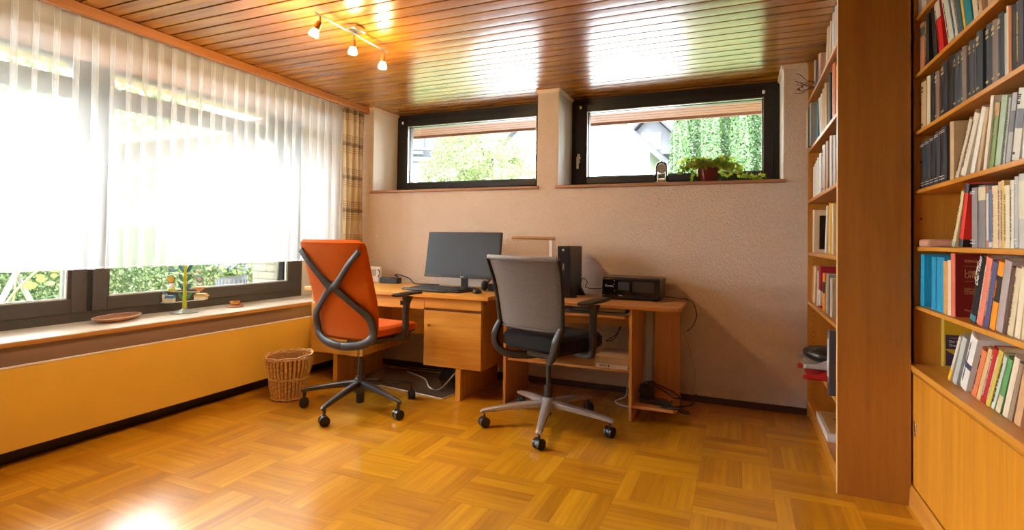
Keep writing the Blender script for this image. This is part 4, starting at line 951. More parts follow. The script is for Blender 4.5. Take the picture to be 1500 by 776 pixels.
dr = put('door', MB().box(CX0 - .014, CX0 + .003, -2.26, CY1 - .012, .092, .575), CAB, b2c, bevel=.002)
put('handle', MB().box(CX0 - .0165, CX0 - .0142, -1.262, -1.236, .315, .375), CHROME, dr, bevel=.001)
put('door', MB().box(CX0 - .014, CX0 + .003, CY0 + .01, -2.264, .092, .575), CAB, b2c, bevel=.002)
put('ledge_molding', MB().prism([(CX0 - .020, .589), (CX0 + .003, .589), (CX0 + .003, .578), (CX0 - .014, .578)], CY0, CY1, 'y'), CAB, b2c)
put('plinth', MB().prism([(CX0 - .030, 0), (CX0 + .003, 0), (CX0 + .003, .088), (CX0 - .018, .088), (CX0 - .026, .078)], CY0, CY1 - .03, 'y'), CASE('y'), b2c)
pg = MB()
for z in SH2 + [1.02, 1.27]: pg.box(CX0 + .022, CX0 + .030, CY1 - .0015, CY1 - .0002, z + .12, z + .128)
put('peg_hole', pg, BLACKM, b2c, smooth=False, kind='stuff')

# ------------------------------------------------------------------ books
PAGE = plain('paper_pages', (.66, .56, .42), .8, var=.08, nscale=200)
BC = {}
def bookmat(col):
    key = 'book_%d_%d_%d' % tuple(int(c * 99) for c in col)
    return plain(key, col, .48, var=.06, nscale=25)
INK_G = plain('gilt_lettering', (.60, .45, .20), .4); INK_W = plain('white_lettering', (.75, .72, .66), .5); INK_D = plain('dark_lettering', (.05, .035, .03), .6)
INK_Y = plain('yellow_lettering', (.75, .55, .08), .5)
def book(X, Y, Z, t, h, d, lean, col, label, group=None, marks=None, patches=(), cover=None, rounded=True, seed=0):
    """spine at x=X facing -x; Y = far (+y) bottom edge of the spine; lean>0 tips towards -y"""
    a = math.radians(lean); rb = random.Random(seed)
    if lean > 0: origin = Vector((X, Y - t / math.cos(a), Z + .0005)); ya, yb = 0.0, t
    else: origin = Vector((X, Y, Z + .0005)); ya, yb = -t, 0.0
    Mx = Matrix.Translation(origin) @ Matrix.Rotation(a, 4, 'X')
    c = .0022; bulge = min(.006, t * .18) if rounded else 0
    prof = []
    for k in range(7):
        s = k / 6; prof.append((-bulge * math.sin(PI * s) , ya + (yb - ya) * s))
    inner = [(d, yb), (d, yb - c), (c + .001, yb - c), (c + .001, ya + c), (d, ya + c), (d, ya)]
    mb = MB().prism(prof + inner, 0, h)
    me_o = put('book', mb, bookmat(col), smooth=False, cat='book', label=label, group=group)
    me_o.matrix_basis = Mx; WM[me_o.name] = Mx
    put('pages', MB().box(c + .0015, d - .004, ya + c + .0002, yb - c - .0002, .002, h - .003), PAGE, me_o, world=False, smooth=False)
    ym = (ya + yb) / 2; fx = -bulge - .0008
    for (z0, z1, pc) in patches:
        pp = [(p[0] - .0006, p[1]) for p in prof] + [(.0006, yb + .0004), (.0006, ya - .0004)]
        put('spine_band', MB().prism(pp, z0 * h, z1 * h), bookmat(pc), me_o, world=False, smooth=False)
    if marks:
        ink, style = marks; m = MB(); W = t * .55
        if style == 'h':       # short horizontal lines at top and bottom, like stamped titles
            for z in (.90, .875, .85, .80, .78, .10, .085):
                ww = W * rb.uniform(.5, 1); m.box(fx, fx + .0009, ym - ww / 2, ym + ww / 2, z * h, z * h + .0035)
        elif style == 'v':     # lettering running up the spine, drawn as small strokes
            z = .12 * h
            while z < .86 * h:
                l = rb.uniform(.0022, .0046); ww = min(t * .30, .0062)
                if rb.random() < .85: m.box(fx, fx + .0009, ym - ww / 2, ym + ww / 2, z, z + l * .55)
                z += l
        elif style == 'b':
            for z in (.93, .90, .12, .07): m.box(fx, fx + .0009, ya + t * .06, yb - t * .06, z * h, z * h + .0022)
        put('spine_marks', m, ink, me_o, world=False, smooth=False)
    if cover: cover(me_o, ya, yb, h, d)
    return me_o
NAVY = (.022, .030, .042); NAVY2 = (.030, .038, .050); BLK = (.014, .013, .014); TAN = (.50, .33, .17); CREAM = (.66, .56, .38); WHT = (.72, .70, .62)
TAUPE = (.20, .15, .125); BROWN = (.20, .10, .045); GREY = (.24, .22, .22); LGREY = (.42, .42, .40); RED = (.55, .03, .02); ORANGE = (.72, .22, .015); TEAL = (.01, .20, .24)
SLATE = (.045, .10, .13); YEL = (.72, .50, .06); BLUE = (.01, .28, .52); CORAL = (.68, .20, .13); VIOLET = (.09, .08, .19); GREEN = (.22, .30, .10); MINT = (.42, .52, .38)
CRIM = (.33, .012, .025); LILAC = (.40, .33, .32)
ORD = ['first', 'second', 'third', 'fourth', 'fifth', 'sixth', 'seventh', 'eighth', 'ninth', 'tenth', 'eleventh', 'twelfth', 'thirteenth', 'fourteenth', 'fifteenth', 'sixteenth', 'seventeenth', 'eighteenth', 'nineteenth', 'twentieth']
def row(zs, X, data, shelfname, group, depth=.155, cap=None, ystart=None):
    n = len(data); res = []
    for i, e in enumerate(data):
        Y, wdt, h, lean, col, desc = e[:6]; o = e[6] if len(e) > 6 else {}
        a = math.radians(lean); t = wdt * math.cos(a) * .97
        if i + 1 < n:
            Yn, _, hn, ln = data[i + 1][:4]; an = math.radians(ln); hz = min(h * math.cos(a), hn * math.cos(an))
            far = [Y, Y - hz * math.tan(a)]; nxt = [Yn, Yn - hz * math.tan(an)]
            if lean > 0: nxt = [Yn - (0 if ln > 0 else 0), nxt[1]]
            gap = min(far[0] - nxt[0], far[1] - nxt[1])
            t = min(t, max(.006, gap * math.cos(a) * .96))
        if cap: h = min(h, cap / max(.5, math.cos(a)) - (t * math.sin(abs(a))))
        lab = '%s, %s from left on %s' % (desc, ORD[i], shelfname)
        if len(lab.split()) > 16: print('LONG', lab)
        book(o.get('X', X), Y, zs, t, h, o.get('d', depth), lean, col, lab, group, o.get('m'), o.get('p', ()), o.get('cover'), seed=i * 7 + int(zs * 100))
GH = (INK_G, 'h'); GV = (INK_G, 'v'); WV = (INK_W, 'v'); DV = (INK_D, 'v'); YV = (INK_Y, 'v'); DH = (INK_D, 'h')

def face_text(o, ya, yb, lines):       # lettering on the cover board facing -y
    for (s, x, z, size, mat) in lines:
        c = text('cover_text', s, size, mat, o, (0, 0, 0), ROT_NEGY, .0002)
        c.matrix_basis = Matrix.Translation((x, ya - .0003, z)) @ ROT_NEGY.to_matrix().to_4x4()
def spine_text(o, s, size, mat, ym, z0, bold=0):
    c = text('spine_text', s, size, mat, o, (0, 0, 0), ROT_NEGY, .0003, bold=bold)
    c.matrix_basis = Matrix.Translation((-.0068, ym, z0)) @ ROT_NEGX_UP.to_4x4()
def patch(o, mat, x0, x1, ya, z0, z1, name='cover_block'):
    put(name, MB().box(x0, x1, ya - .0006, ya, z0, z1), mat, o, world=False, smooth=False)

R2 = 'right bookcase'
# topmost shelf in view
row(2.155, .985, [(-1.152, .060, .16, 0, (.62, .56, .50), 'white-spined book'), (-1.22, .05, .17, 0, (.5, .45, .4), 'pale grey book')], 'the topmost visible shelf of ' + R2, 'books on the right bookcase', cap=.195)
row(1.901, .985, [
    (-1.186, .062, .245 - .03, -1, (.48, .21, .11), 'salmon-brown book with dark label', {'p': [(.72, .90, (.05, .06, .05))]}),
    (-1.263, .045, .228, 0, BLK, 'black book with yellow title strokes', {'m': YV}),
    (-1.375, .045, .225, -11.2, (.02, .018, .022), 'plain black leaning book'),
    (-1.435, .062, .238, -15.6, (.60, .012, .010), 'bright red leaning book with white top', {'p': [(.66, .999, (.62, .58, .47))], 'm': DV}),
    (-1.541, .062, .221, -20.4, (.60, .58, .46), 'leaning cream paperback', {'m': DV}),
    (-1.604, .012, .215, -20.6, (.04, .16, .30), 'thin leaning blue book'),
    (-1.618, .024, .215, -20.4, (.60, .55, .45), 'slim leaning ivory book', {'m': DV}),
    (-1.644, .050, .225, -18.1, SLATE, 'dark slate leaning book with gilt rows', {'m': GV}),
    (-1.699, .015, .22, -16.7, YEL, 'thin leaning yellow book'),
    (-1.718, .060, .22, -16.0, TEAL, 'thick leaning teal book'),
    (-1.790, .034, .22, -13, CREAM, 'leaning cream book'),
    (-1.828, .027, .215, -11, TAN, 'leaning tan book', {'m': DV}),
    (-1.860, .036, .215, -9, BROWN, 'leaning brown book'),
    (-1.900, .030, .21, -7, (.58, .40, .22), 'leaning buff book'),
    (-1.938, .035, .21, -6, WHT, 'leaning white book'),
    (-1.980, .045, .21, -4, (.4, .1, .06), 'leaning rust-red book'),
    (-2.035, .05, .21, 0, NAVY, 'dark upright book')], 'second shelf of ' + R2, 'books on the right bookcase', cap=.232)
row(1.645, .985, [
    (-1.199, .070, .205, 0, (.52, .36, .20), 'tan book with dark lettering', {'m': DH}),
    (-1.284, .037, .212, 0, CREAM, 'cream book'),
    (-1.335, .039, .207, 0, BLK, 'black book'),
    (-1.389, .047, .200, 0, (.20, .13, .09), 'brown book with worn gilt', {'m': GH}),
    (-1.455, .072, .212, 0, NAVY, 'wide navy volume', {'m': GH}),
    (-1.533, .058, .214, 0, BLK, 'thick black volume'),
    (-1.599, .041, .204, 0, NAVY2, 'navy cloth volume with gilt lines', {'m': GH}),
    (-1.644, .029, .202, 0, NAVY, 'slim navy cloth volume', {'m': GH}),
    (-1.677, .037, .205, 0, TAUPE, 'taupe cloth volume', {'m': GH}),
    (-1.742, .037, .203, 0, NAVY2, 'navy cloth volume with gilt', {'m': GH}),
    (-1.781, .021, .200, 0, NAVY, 'thin navy volume', {'m': GH}),
    (-1.805, .050, .212, 0, NAVY2, 'broad navy volume with gilt', {'m': GH}),
    (-1.884, .043, .207, 0, NAVY2, 'navy volume beside a dark gap', {'m': GH}),
    (-1.930, .038, .204, 0, TAUPE, 'brownish taupe volume with gilt', {'m': GH}),
    (-1.970, .041, .208, 0, NAVY2, 'navy volume right of the taupe one', {'m': GH}),
    (-2.013, .011, .198, 0, LGREY, 'very thin grey booklet'),
    (-2.026, .012, .214, 0, CREAM, 'very thin tall cream booklet'),
    (-2.040, .016, .205, 0, (.52, .16, .05), 'thin orange-edged book'),
    (-2.060, .026, .200, 0, BLK, 'narrow black book'),
    (-2.090, .040, .197, 0, (.04, .04, .06), 'blue-black book with yellow title', {'m': YV})], 'third shelf of ' + R2, 'books on the right bookcase', cap=.228)
row(1.384, .985, [
    (-1.206, .060, .205, 0, NAVY, 'dark blue-grey volume', {'m': (INK_W, 'b')}),
    (-1.270, .057, .207, 0, NAVY2, 'dark volume with fine bands', {'m': (INK_W, 'b')}),
    (-1.334, .048, .210, 0, BLK, 'blackish volume', {'m': (INK_W, 'b')}),
    (-1.388, .054, .215, 0, NAVY2, 'dark grey-blue volume', {'m': (INK_W, 'b')}),
    (-1.451, .067, .220, 0, (.035, .035, .04), 'charcoal volume', {'m': (INK_W, 'b')}),
    (-1.556, .036, .222, 0, (.50, .34, .17), 'tan boxed volume with wide cover', {'d': .19}),
    (-1.600, .030, .235, 36, (.62, .52, .36), 'strongly leaning thin cream book', {'m': DV}),
    (-1.652, .049, .235, 33, (.70, .63, .50), 'leaning ivory paperback', {'m': DV}),
    (-1.745, .046, .230, 26, (.72, .68, .58), 'leaning off-white book'),
    (-1.800, .023, .215, 21, (.52, .36, .20), 'leaning thin tan book'),
    (-1.855, .022, .238, 15, (.68, .60, .45), 'tall leaning cream book with broad cover', {'d': .18}),
    (-1.900, .030, .205, 14.5, GREEN, 'leaning olive green book', {'p': [(.80, .99, (.55, .33, .16))], 'm': DV}),
    (-1.943, .036, .214, 14.2, (.36, .46, .32), 'leaning pale green book'),
    (-1.995, .013, .200, 13.6, LGREY, 'leaning thin light grey book', {'m': DV}),
    (-2.018, .027, .205, 13.4, (.40, .41, .40), 'leaning grey book with dark bands', {'p': [(.45, .75, (.16, .17, .20))]}),
    (-2.055, .053, .205, 13.2, (.62, .62, .56), 'thick leaning whitish book with dark band', {'p': [(.45, .72, (.18, .19, .22))], 'm': DH}),
    (-2.120, .035, .20, 8, WHT, 'leaning white book at the edge')], 'fourth shelf of ' + R2, 'books on the right bookcase', cap=.235)
lb = thing('booklet', 'salmon and brown booklet lying flat at the left end of the fifth shelf', 'booklet', (1.0, -1.24, 1.1325))
put('cover', MB().box(.975, 1.075, -1.33, -1.20, 1.1325, 1.165), plain('salmon_cover', (.55, .28, .18), .6), lb, bevel=.008)
put('dark_cover', MB().box(1.0755, 1.15, -1.33, -1.20, 1.1325, 1.166), plain('dark_brown_cover', (.10, .05, .025), .6), lb, bevel=.006)
def red_black_cover(o, ya, yb, h, d):
    patch(o, bookmat(BLK), 0.001, d - .002, ya, h * .86, h * .995); patch(o, bookmat(BLK), .001, d - .002, ya, .002, h * .13)
row(1.1325, .985, [
    (-1.567, .048, .222, 27.0, (.60, .48, .24), 'leaning cream paperback with green foot', {'m': DV, 'p': [(.005, .10, (.30, .42, .28))]}),
    (-1.637, .034, .232, 17.2, (.66, .03, .018), 'leaning red and black book', {'m': DV, 'cover': red_black_cover, 'p': [(.86, .999, (.04, .04, .05)), (.001, .13, (.05, .05, .06))], 'd': .17}),
    (-1.762, .044, .204, 0, GREY, 'dark grey cloth book', {'m': (INK_W, 'b')}),
    (-1.814, .058, .206, 0, (.20, .19, .19), 'thick grey book with cream label', {'p': [(.76, .97, (.60, .52, .33))]}),
    (-1.878, .016, .200, 0, (.55, .45, .38), 'thin beige book with brown ends', {'p': [(.88, .995, (.30, .10, .05)), (.005, .12, (.4, .13, .07))]}),
    (-1.897, .022, .188, 0, (.10, .14, .24), 'slim blue book', {'p': [(.01, .1, (.5, .5, .5))]}),
    (-1.922, .042, .195, 0, (.64, .48, .28), 'cream-tan paperback', {'m': DV}),
    (-1.967, .018, .204, 0, (.52, .36, .24), 'slim tan book', {'m': DV}),
    (-1.987, .020, .206, 0, (.58, .38, .10), 'slim ochre book', {'m': DV}),
    (-2.010, .031, .188, 0, (.66, .57, .38), 'pale yellow paperback', {'m': DV}),
    (-2.048, .020, .200, 0, (.66, .60, .50), 'slim whitish book', {'m': DV}),
    (-2.073, .022, .208, 0, (.40, .40, .38), 'grey book with light foot', {'m': (INK_W, 'b')}),
    (-2.101, .032, .212, 0, (.46, .45, .42), 'light grey book with label', {'p': [(.4, .9, (.6, .55, .42))]}),
    (-2.140, .035, .21, 0, (.3, .28, .27), 'grey book at the picture edge')], 'fifth shelf of ' + R2, 'books on the right bookcase', cap=.232)
def ediz(o, ya, yb, h, d):
    patch(o, plain('maroon_cover', (.17, .008, .006), .4), .002, d - .002, ya, .002, h - .002)
    gold = plain('cover_gold', (.62, .36, .14), .5)
    face_text(o, ya - .0008, yb, [('Edmund', .028, h * .865, .0155, gold), ('Logische', .028, h * .69, .022, gold), ('Unter-', .028, h * .62, .022, gold), ('Einführung', .028, h * .44, .008, gold), ('Philosophie', .028, h * .405, .008, gold), ('und Wissen', .028, h * .37, .008, gold), ('Max N', .028, h * .10, .011, gold)])
    patch(o, gold, .028, d - .02, ya - .0007, h * .80, h * .804, 'cover_rule'); patch(o, gold, .028, d - .02, ya - .0007, h * .565, h * .569, 'cover_rule')
def geist(o, ya, yb, h, d):
    spine_text(o, 'Der Geist', min(.026, (yb - ya) * .62), INK_W, (ya + yb) / 2 - (yb - ya) * .30, h * .58, .0005)
    spine_text(o, 'des Denkens', min(.014, (yb - ya) * .3), INK_W, (ya + yb) / 2 + (yb - ya) * .18, h * .62, .0003)
def camus(o, ya, yb, h, d): spine_text(o, 'ALBERT CAMUS INITIANT', .0135, plain('pale_gold', (.62, .52, .38), .5), (ya + yb) / 2 - .004, h * .16, .0003)
def orangecov(o, ya, yb, h, d):
    patch(o, bookmat(BLK), .001, d - .002, ya, h * .42, h * .80); spine_text(o, 'Philosophie', .013, plain('orange_ink', (.72, .25, .01), .5), (ya + yb) / 2 - .004, h * .46, .0003)
row(.8735, .985, [
    (-1.190, .048, .225, 1.5, BLUE, 'bright blue book slightly in front', {'d': .12}),
    (-1.318, .048, .218, 1.5, (.01, .26, .48), 'second bright blue volume', {'X': .99}),
    (-1.370, .050, .219, 1.2, (.01, .24, .45), 'third bright blue volume', {'X': .992}),
    (-1.424, .045, .218, 1.0, (.01, .25, .47), 'last bright blue volume', {'X': .99}),
    (-1.480, .042, .205, 0, (.50, .26, .08), 'orange-brown book'),
    (-1.530, .030, .209, 0, (.66, .52, .34), 'cream book beside the maroon volume'),
    (-1.564, .036, .236, 0, (.58, .13, .07), 'tall maroon volume with gold cover title', {'cover': ediz, 'd': .21}),
    (-1.737, .047, .238, 21.6, BLK, 'leaning black book with bold white title', {'cover': geist, 'p': [(.03, .12, (.05, .20, .26))], 'd': .13}),
    (-1.794, .046, .240, 20.9, CORAL, 'leaning coral paperback', {'m': WV, 'd': .13}),
    (-1.852, .036, .226, 19.5, VIOLET, 'leaning violet-blue book with gold title', {'cover': camus, 'd': .15}),
    (-1.898, .037, .226, 18.6, (.75, .26, .008), 'leaning orange and black paperback', {'cover': orangecov, 'p': [(.42, .80, (.03, .015, .01))], 'd': .14}),
    (-1.942, .046, .230, 17.4, LILAC, 'leaning mauve-grey book', {'d': .16}),
    (-1.996, .020, .212, 17.0, (.10, .04, .025), 'leaning dark brown book'),
    (-2.022, .040, .210, 16.6, (.60, .50, .32), 'leaning beige book with dotted spine', {'m': DV}),
    (-2.070, .035, .210, 13, (.68, .58, .42), 'leaning pale cream book'),
    (-2.112, .035, .195, 10, (.62, .5, .3), 'leaning straw-coloured book')], 'sixth shelf of ' + R2, 'books on the right bookcase', cap=.238)
def pfalz(o, ya, yb, h, d):
    patch(o, plain('ochre_cover', (.48, .30, .01), .5), .002, d - .002, ya, .002, h - .002)
    nv = plain('cover_navy', (.035, .018, .05), .5)
    patch(o, nv, .006, d - .012, ya - .0007, h * .38, h * .68)
    put('cover_wedge', MB().prism([(.006, .03 * h), (.006, .36 * h), (.085, .10 * h), (.085, .03 * h)], ya - .0014, ya - .0006, 'y'), nv, o, world=False, smooth=False)
    face_text(o, ya - .0016, yb, [('Hans-Georg', .018, h * .60, .0125, plain('cover_brownink', (.30, .12, .08), .5)), ('Der Pfälzer', .018, h * .52, .0135, INK_W), ('Donnersberg', .018, h * .44, .0135, INK_W)])
row(.6145, 1.0, [
    (-1.173, .026, .205, 0, (.58, .46, .06), 'upright yellow book with navy cover block', {'X': 1.065, 'cover': pfalz, 'd': .16}),
    (-1.470, .022, .217, 33, (.60, .58, .50), 'leaning white booklet with yellow foot', {'p': [(.005, .26, (.75, .42, .02))]}),
    (-1.520, .040, .218, 29.5, (.42, .44, .42), 'leaning pale grey book', {'d': .20}),
    (-1.590, .063, .230, 28.6, (.68, .67, .62), 'thick leaning white book with blue band', {'p': [(.40, .50, (.04, .05, .12))], 'm': DV, 'd': .21}),
    (-1.700, .040, .198, 28.5, (.66, .19, .07), 'leaning coral-orange paperback', {'m': DV}),
    (-1.746, .030, .215, 28.3, (.60, .38, .18), 'leaning brown-covered book with cream spine'),
    (-1.782, .034, .220, 28.2, (.42, .02, .018), 'leaning dark red paperback', {'m': WV}),
    (-1.820, .032, .222, 28.0, (.58, .44, .08), 'leaning mustard yellow paperback', {'m': WV}),
    (-1.862, .024, .208, 27.6, (.50, .58, .46), 'leaning mint green book', {'m': DV}),
    (-1.897, .030, .205, 26.5, (.10, .30, .10), 'leaning green book with cream foot', {'p': [(.005, .32, (.60, .52, .33))]}),
    (-1.945, .033, .214, 23.5, (.64, .54, .40), 'leaning ivory book'),
    (-1.985, .022, .200, 22.5, (.30, .20, .13), 'leaning brown paperback'),
    (-2.020, .040, .21, 20, (.55, .32, .16), 'leaning tan book near the picture edge')], 'ledge of ' + R2, 'books on the right bookcase', depth=.17, cap=.245)

# ---- bookcase one rows
L1 = 'bookcase by the wall'
row(2.098, .695, [
    (-.09, .045, .235, 0, (.45, .44, .42), 'tall broad grey book', {'d': .2}),
    (-.20, .05, .21, 0, (.02, .07, .17), 'dark blue book'), (-.27, .05, .215, 0, (.45, .16, .05), 'rust-brown book'),
    (-.34, .045, .20, 0, (.60, .42, .30), 'pale pink-tan book'),
    (-.60, .040, .245, 14, (.62, .50, .32), 'leaning cream book'), (-.66, .035, .235, 13, (.5, .36, .2), 'leaning tan book'), (-.72, .03, .24, 12, (.66, .6, .5), 'leaning ivory book'),
    (-.84, .05, .248, 0, (.66, .64, .58), 'tall white book'), (-.92, .05, .25, 0, (.5, .5, .48), 'tall light grey book'), (-1.0, .05, .25, 0, (.12, .13, .13), 'tall dark book')], 'top shelf of ' + L1, 'books on the bookcase by the wall', cap=.252, depth=.2)
row(1.763, .69, [
    (-.06, .035, .25, 0, (.64, .52, .34), 'cream book sticking out', {'X': .655}), (-.12, .04, .26, 0, BLK, 'black book', {'X': .66}), (-.18, .05, .27, 0, (.34, .37, .38), 'grey book', {'X': .66}),
    (-.27, .06, .27, 0, (.02, .12, .19), 'blue book'), (-.42, .045, .26, -14, (.66, .62, .54), 'leaning white book'), (-.50, .045, .26, -13, (.62, .5, .36), 'leaning cream book'),
    (-.58, .04, .27, -12, (.55, .4, .25), 'leaning tan book'), (-.65, .04, .28, -10, (.6, .44, .28), 'leaning buff book'), (-.76, .05, .29, 0, (.03, .025, .025), 'black book with white strokes', {'m': WV}),
    (-.88, .07, .30, 0, (.62, .16, .02), 'thick orange book', {'m': WV}), (-1.0, .05, .26, 0, (.5, .35, .2), 'light brown book')], 'second shelf of ' + L1, 'books on the bookcase by the wall', cap=.305, depth=.2)
row(1.429, .69, [
    (-.10, .05, .21, 0, (.66, .66, .62), 'white book, leftmost,'), (-.16, .05, .22, 0, (.62, .62, .58), 'off-white book'), (-.22, .055, .23, 0, (.68, .66, .6), 'slightly taller white book'),
    (-.29, .055, .24, 0, (.7, .7, .66), 'bright white book'), (-.37, .09, .25, 0, (.66, .66, .62), 'thick white binder-like book'), (-.50, .11, .275, 0, (.42, .28, .19), 'thick tan-brown book', {'m': DH}),
    (-.66, .06, .275, 0, (.36, .22, .14), 'brown book'), (-.80, .05, .28, 0, (.6, .58, .52), 'tall ivory book'), (-.92, .05, .26, 0, (.5, .5, .5), 'grey book')], 'third shelf of ' + L1, 'books on the bookcase by the wall', cap=.30, depth=.2)
def artcov(o, ya, yb, h, d):
    patch(o, plain('art_black', (.012, .008, .006), .3), .03, d - .012, ya, .02, h - .035)
    m, nt, b = newmat('art_gold_relief'); setp(b, .4)
    nt.links.new(ramp(nt, noise(nt, coords(nt), 90, 4), [(.4, (.06, .02, .01)), (.55, (.35, .16, .04)), (.7, (.55, .30, .10))]), b.inputs['Base Color'])
    put('cover_motif', MB().box(.07, d - .03, ya - .0012, ya - .0007, .07, h * .62), m, o, world=False, smooth=False)
row(1.085, .685, [
    (-.13, .035, .27, 4, (.66, .56, .40), 'cream picture book', {'cover': artcov, 'd': .225}),
    (-.66, .03, .265, 14, (.62, .56, .46), 'leaning pale book'), (-.80, .05, .27, 2, (.66, .38, .06), 'orange-yellow book'), (-.90, .045, .26, 0, (.6, .45, .25), 'straw book')], 'fourth shelf of ' + L1, 'books on the bookcase by the wall', cap=.295, depth=.2)
def crimcov(o, ya, yb, h, d): patch(o, bookmat((.60, .50, .38)), .002, d - .003, ya, h * .06, h * .40)
row(.763, .685, [
    (-.10, .035, .24, 16, (.42, .20, .08), 'leaning russet book'), (-.17, .035, .24, 15, (.60, .50, .32), 'leaning straw book'), (-.24, .035, .24, 13, (.36, .15, .05), 'leaning brown book'),
    (-.33, .03, .215, 11, (.46, .48, .40), 'leaning mint-grey booklet'), (-.42, .05, .245, 4, CRIM, 'crimson and cream book', {'p': [(.06, .40, (.6, .5, .38)), (.40, .42, (.7, .7, .6))], 'd': .22, 'cover': crimcov}),
    (-.58, .06, .21, 3, (.62, .22, .02), 'orange book with black label', {'p': [(.48, .78, (.02, .015, .015))]}), (-.72, .06, .215, 3, (.24, .22, .19), 'grey speckled book', {'m': WV}),
    (-.86, .05, .20, 2, (.4, .3, .2), 'dull brown book')], 'fifth shelf of ' + L1, 'books on the bookcase by the wall', cap=.27, depth=.17)
# dried twig / dark tangle on top shelf edge
tg = thing('dried_twig', 'dark tangled twig hanging over the top shelf edge of the bookcase', 'twig', (.66, -.35, 2.0985))
tw_ = MB(); rt = random.Random(5)
for i in range(7):
    p = Vector((.675, -.30 - i * .015, 2.104)); pts = [tuple(p)]
    for q in range(4):
        p = p + Vector((-.028, rt.uniform(-.05, .03), rt.uniform(-.02, .022))); pts.append(tuple(p))
    tw_.wire(pts, .002, n=5, sub=3)
put('stem', tw_, plain('twig_dark', (.05, .02, .02), .7), tg)
put('berry', MB().sphere((.60, -.33, 2.112), .006, 8), plain('berry_red', (.20, .03, .03), .4), tg)
put('berry', MB().sphere((.58, -.37, 2.09), .006, 8), plain('berry_red', (.20, .03, .03), .4), tg)
# letter trays
def tray(name, z, mat, label, xo):
    t_ = thing(name, label, 'tray', (.70, -.62, z))
    y0, y1, x0, x1 = -.80, -.50, .565 + xo, .90
    put('tray_floor', MB().box(x0 + .03, x1, y0, y1, z, z + .004), mat, t_)
    put('tray_side', MB().prism([(x0, z), (x1, z), (x1, z + .055), (x0 + .12, z + .055), (x0 + .06, z + .028), (x0, z + .024)], y0, y0 + .006, 'y'), mat, t_, bevel=.001)
    put('tray_side', MB().prism([(x0, z), (x1, z), (x1, z + .055), (x0 + .12, z + .055), (x0 + .06, z + .028), (x0, z + .024)], y1 - .006, y1, 'y'), mat, t_, bevel=.001)
    put('tray_foot', MB().box(x0, x0 + .02, y0 - .004, y0 + .02, z, z + .024).box(x0, x0 + .02, y1 - .02, y1 + .004, z, z + .024), mat, t_, bevel=.002)
    return t_
tray('letter_tray', .4125, plain('red_tray', (.42, .010, .012), .4), 'red plastic letter tray below the grey one, jutting from the bookcase', 0)
tray('letter_tray', .470, plain('grey_tray', (.42, .40, .38), .45), 'grey plastic letter tray stacked on the red one', 0)
bb = thing('black_bag', 'black rounded pouch lying in the grey letter tray', 'pouch', (.70, -.65, .475))
def bagf(u, v):
    a = 2 * PI * u; ph = PI * v; x = .71 + .135 * math.sin(ph) ** .8 * math.cos(a); yy = -.65 + .125 * math.sin(ph) ** .8 * math.sin(a)
    z = .527 - .045 * math.cos(ph); z += .008 * math.sin(14 * x) * math.sin(ph)
    return (x, yy, z)
put('pouch', MB().grid(bagf, 28, 14), plain('black_leather', (.010, .009, .009), .35, bmp=.2), bb)
put('strap', MB().sweep([(.60, -.72, .545), (.64, -.70, .565), (.72, -.68, .575), (.80, -.69, .565)], .018, .004), plain('strap_grey', (.10, .09, .09), .4), bb)
fo = thing('file_folder', 'dark upright file folder with a pale spine label in the bookcase', 'folder', (.66, -1.0, .413))
put('case', MB().box(.645, .90, -1.105, -1.055, .4125, .725), plain('folder_dark', (.07, .055, .06), .4), fo, bevel=.003)
put('spine_label', MB().box(.6435, .645, -1.10, -1.060, .50, .68), plain('label_pale', (.50, .54, .55), .5), fo)
put('finger_hole', MB().lathe([(.009, 0), (.012, .001), (.012, .0018), (.009, .002)], 16, (.6445, -1.08, .455), (-1, 0, 0), cap=False), CHROME, fo)
fbx = thing('puzzle_box', 'flat white and beige box lying on the bottom shelf of the bookcase', 'box', (.75, -.7, .1085))
put('carton', MB().box(.672, .90, -.84, -.42, .1085, .150), plain('box_white', (.60, .55, .50), .6), fbx, bevel=.003)
put('lid_print', MB().box(.69, .89, -.82, -.44, .1502, .152), plain('box_print', (.45, .28, .10), .5), fbx)
lm_ = MB(); rr_ = random.Random(4)
for i in range(4):
    yy = -.76 + i * .06
    for q in range(5): lm_.box(.74 + q * .022, .74 + q * .022 + rr_.uniform(.008, .016), yy, yy + .022, .1522, .1527)
put('lid_marks', lm_, INK_D, fbx, smooth=False)

# ================================================================== OUTDOORS
struct('lawn', MB().box(-40, -3.76, -20, 40, -.20, -.10).box(-3.76, 30, .51, 40, -.20, -.10), plain('grass', (0.060, 0.090, 0.024), .9, var=.35, nscale=6), smooth=False)
struct('floor_driveway', MB().prism([(-3.4, 1.6), (-.5, 1.6), (-1.15, 11.98), (-6.6, 11.98)], -.0995, -.08), plain('pale_paving', (0.540, 0.540, 0.553), .8, var=.05, nscale=5), smooth=False)
struct('wall_wing', MB().box(-4.86, -3.76, .40, .95, -.1, 2.30), bricks('pale_brick', (.11, .10, .07), (.13, .12, .085), (.030, .028, .022), .25, .083), smooth=False)
def leaves(mb, rng, n, pf, s0, s1, flat=0):
    r = np.random.RandomState(rng.randint(0, 10 ** 6)); P, Nn = pf(r, n)
    nn = Nn + r.normal(0, .5, (n, 3)); nn /= np.linalg.norm(nn, axis=1)[:, None]
    a = np.cross(nn, r.normal(0, 1, (n, 3))); a /= np.linalg.norm(a, axis=1)[:, None]; b_ = np.cross(nn, a)
    sz = r.uniform(s0, s1, (n, 1)); a *= sz; b_ *= sz * .6
    V = np.stack([P - a, P - b_, P + a, P + b_], 1).reshape(-1, 3); o = len(mb.v)
    mb.v += [tuple(v) for v in V.tolist()]; mb.f += [(o + 4 * q, o + 4 * q + 1, o + 4 * q + 2, o + 4 * q + 3) for q in range(n)]
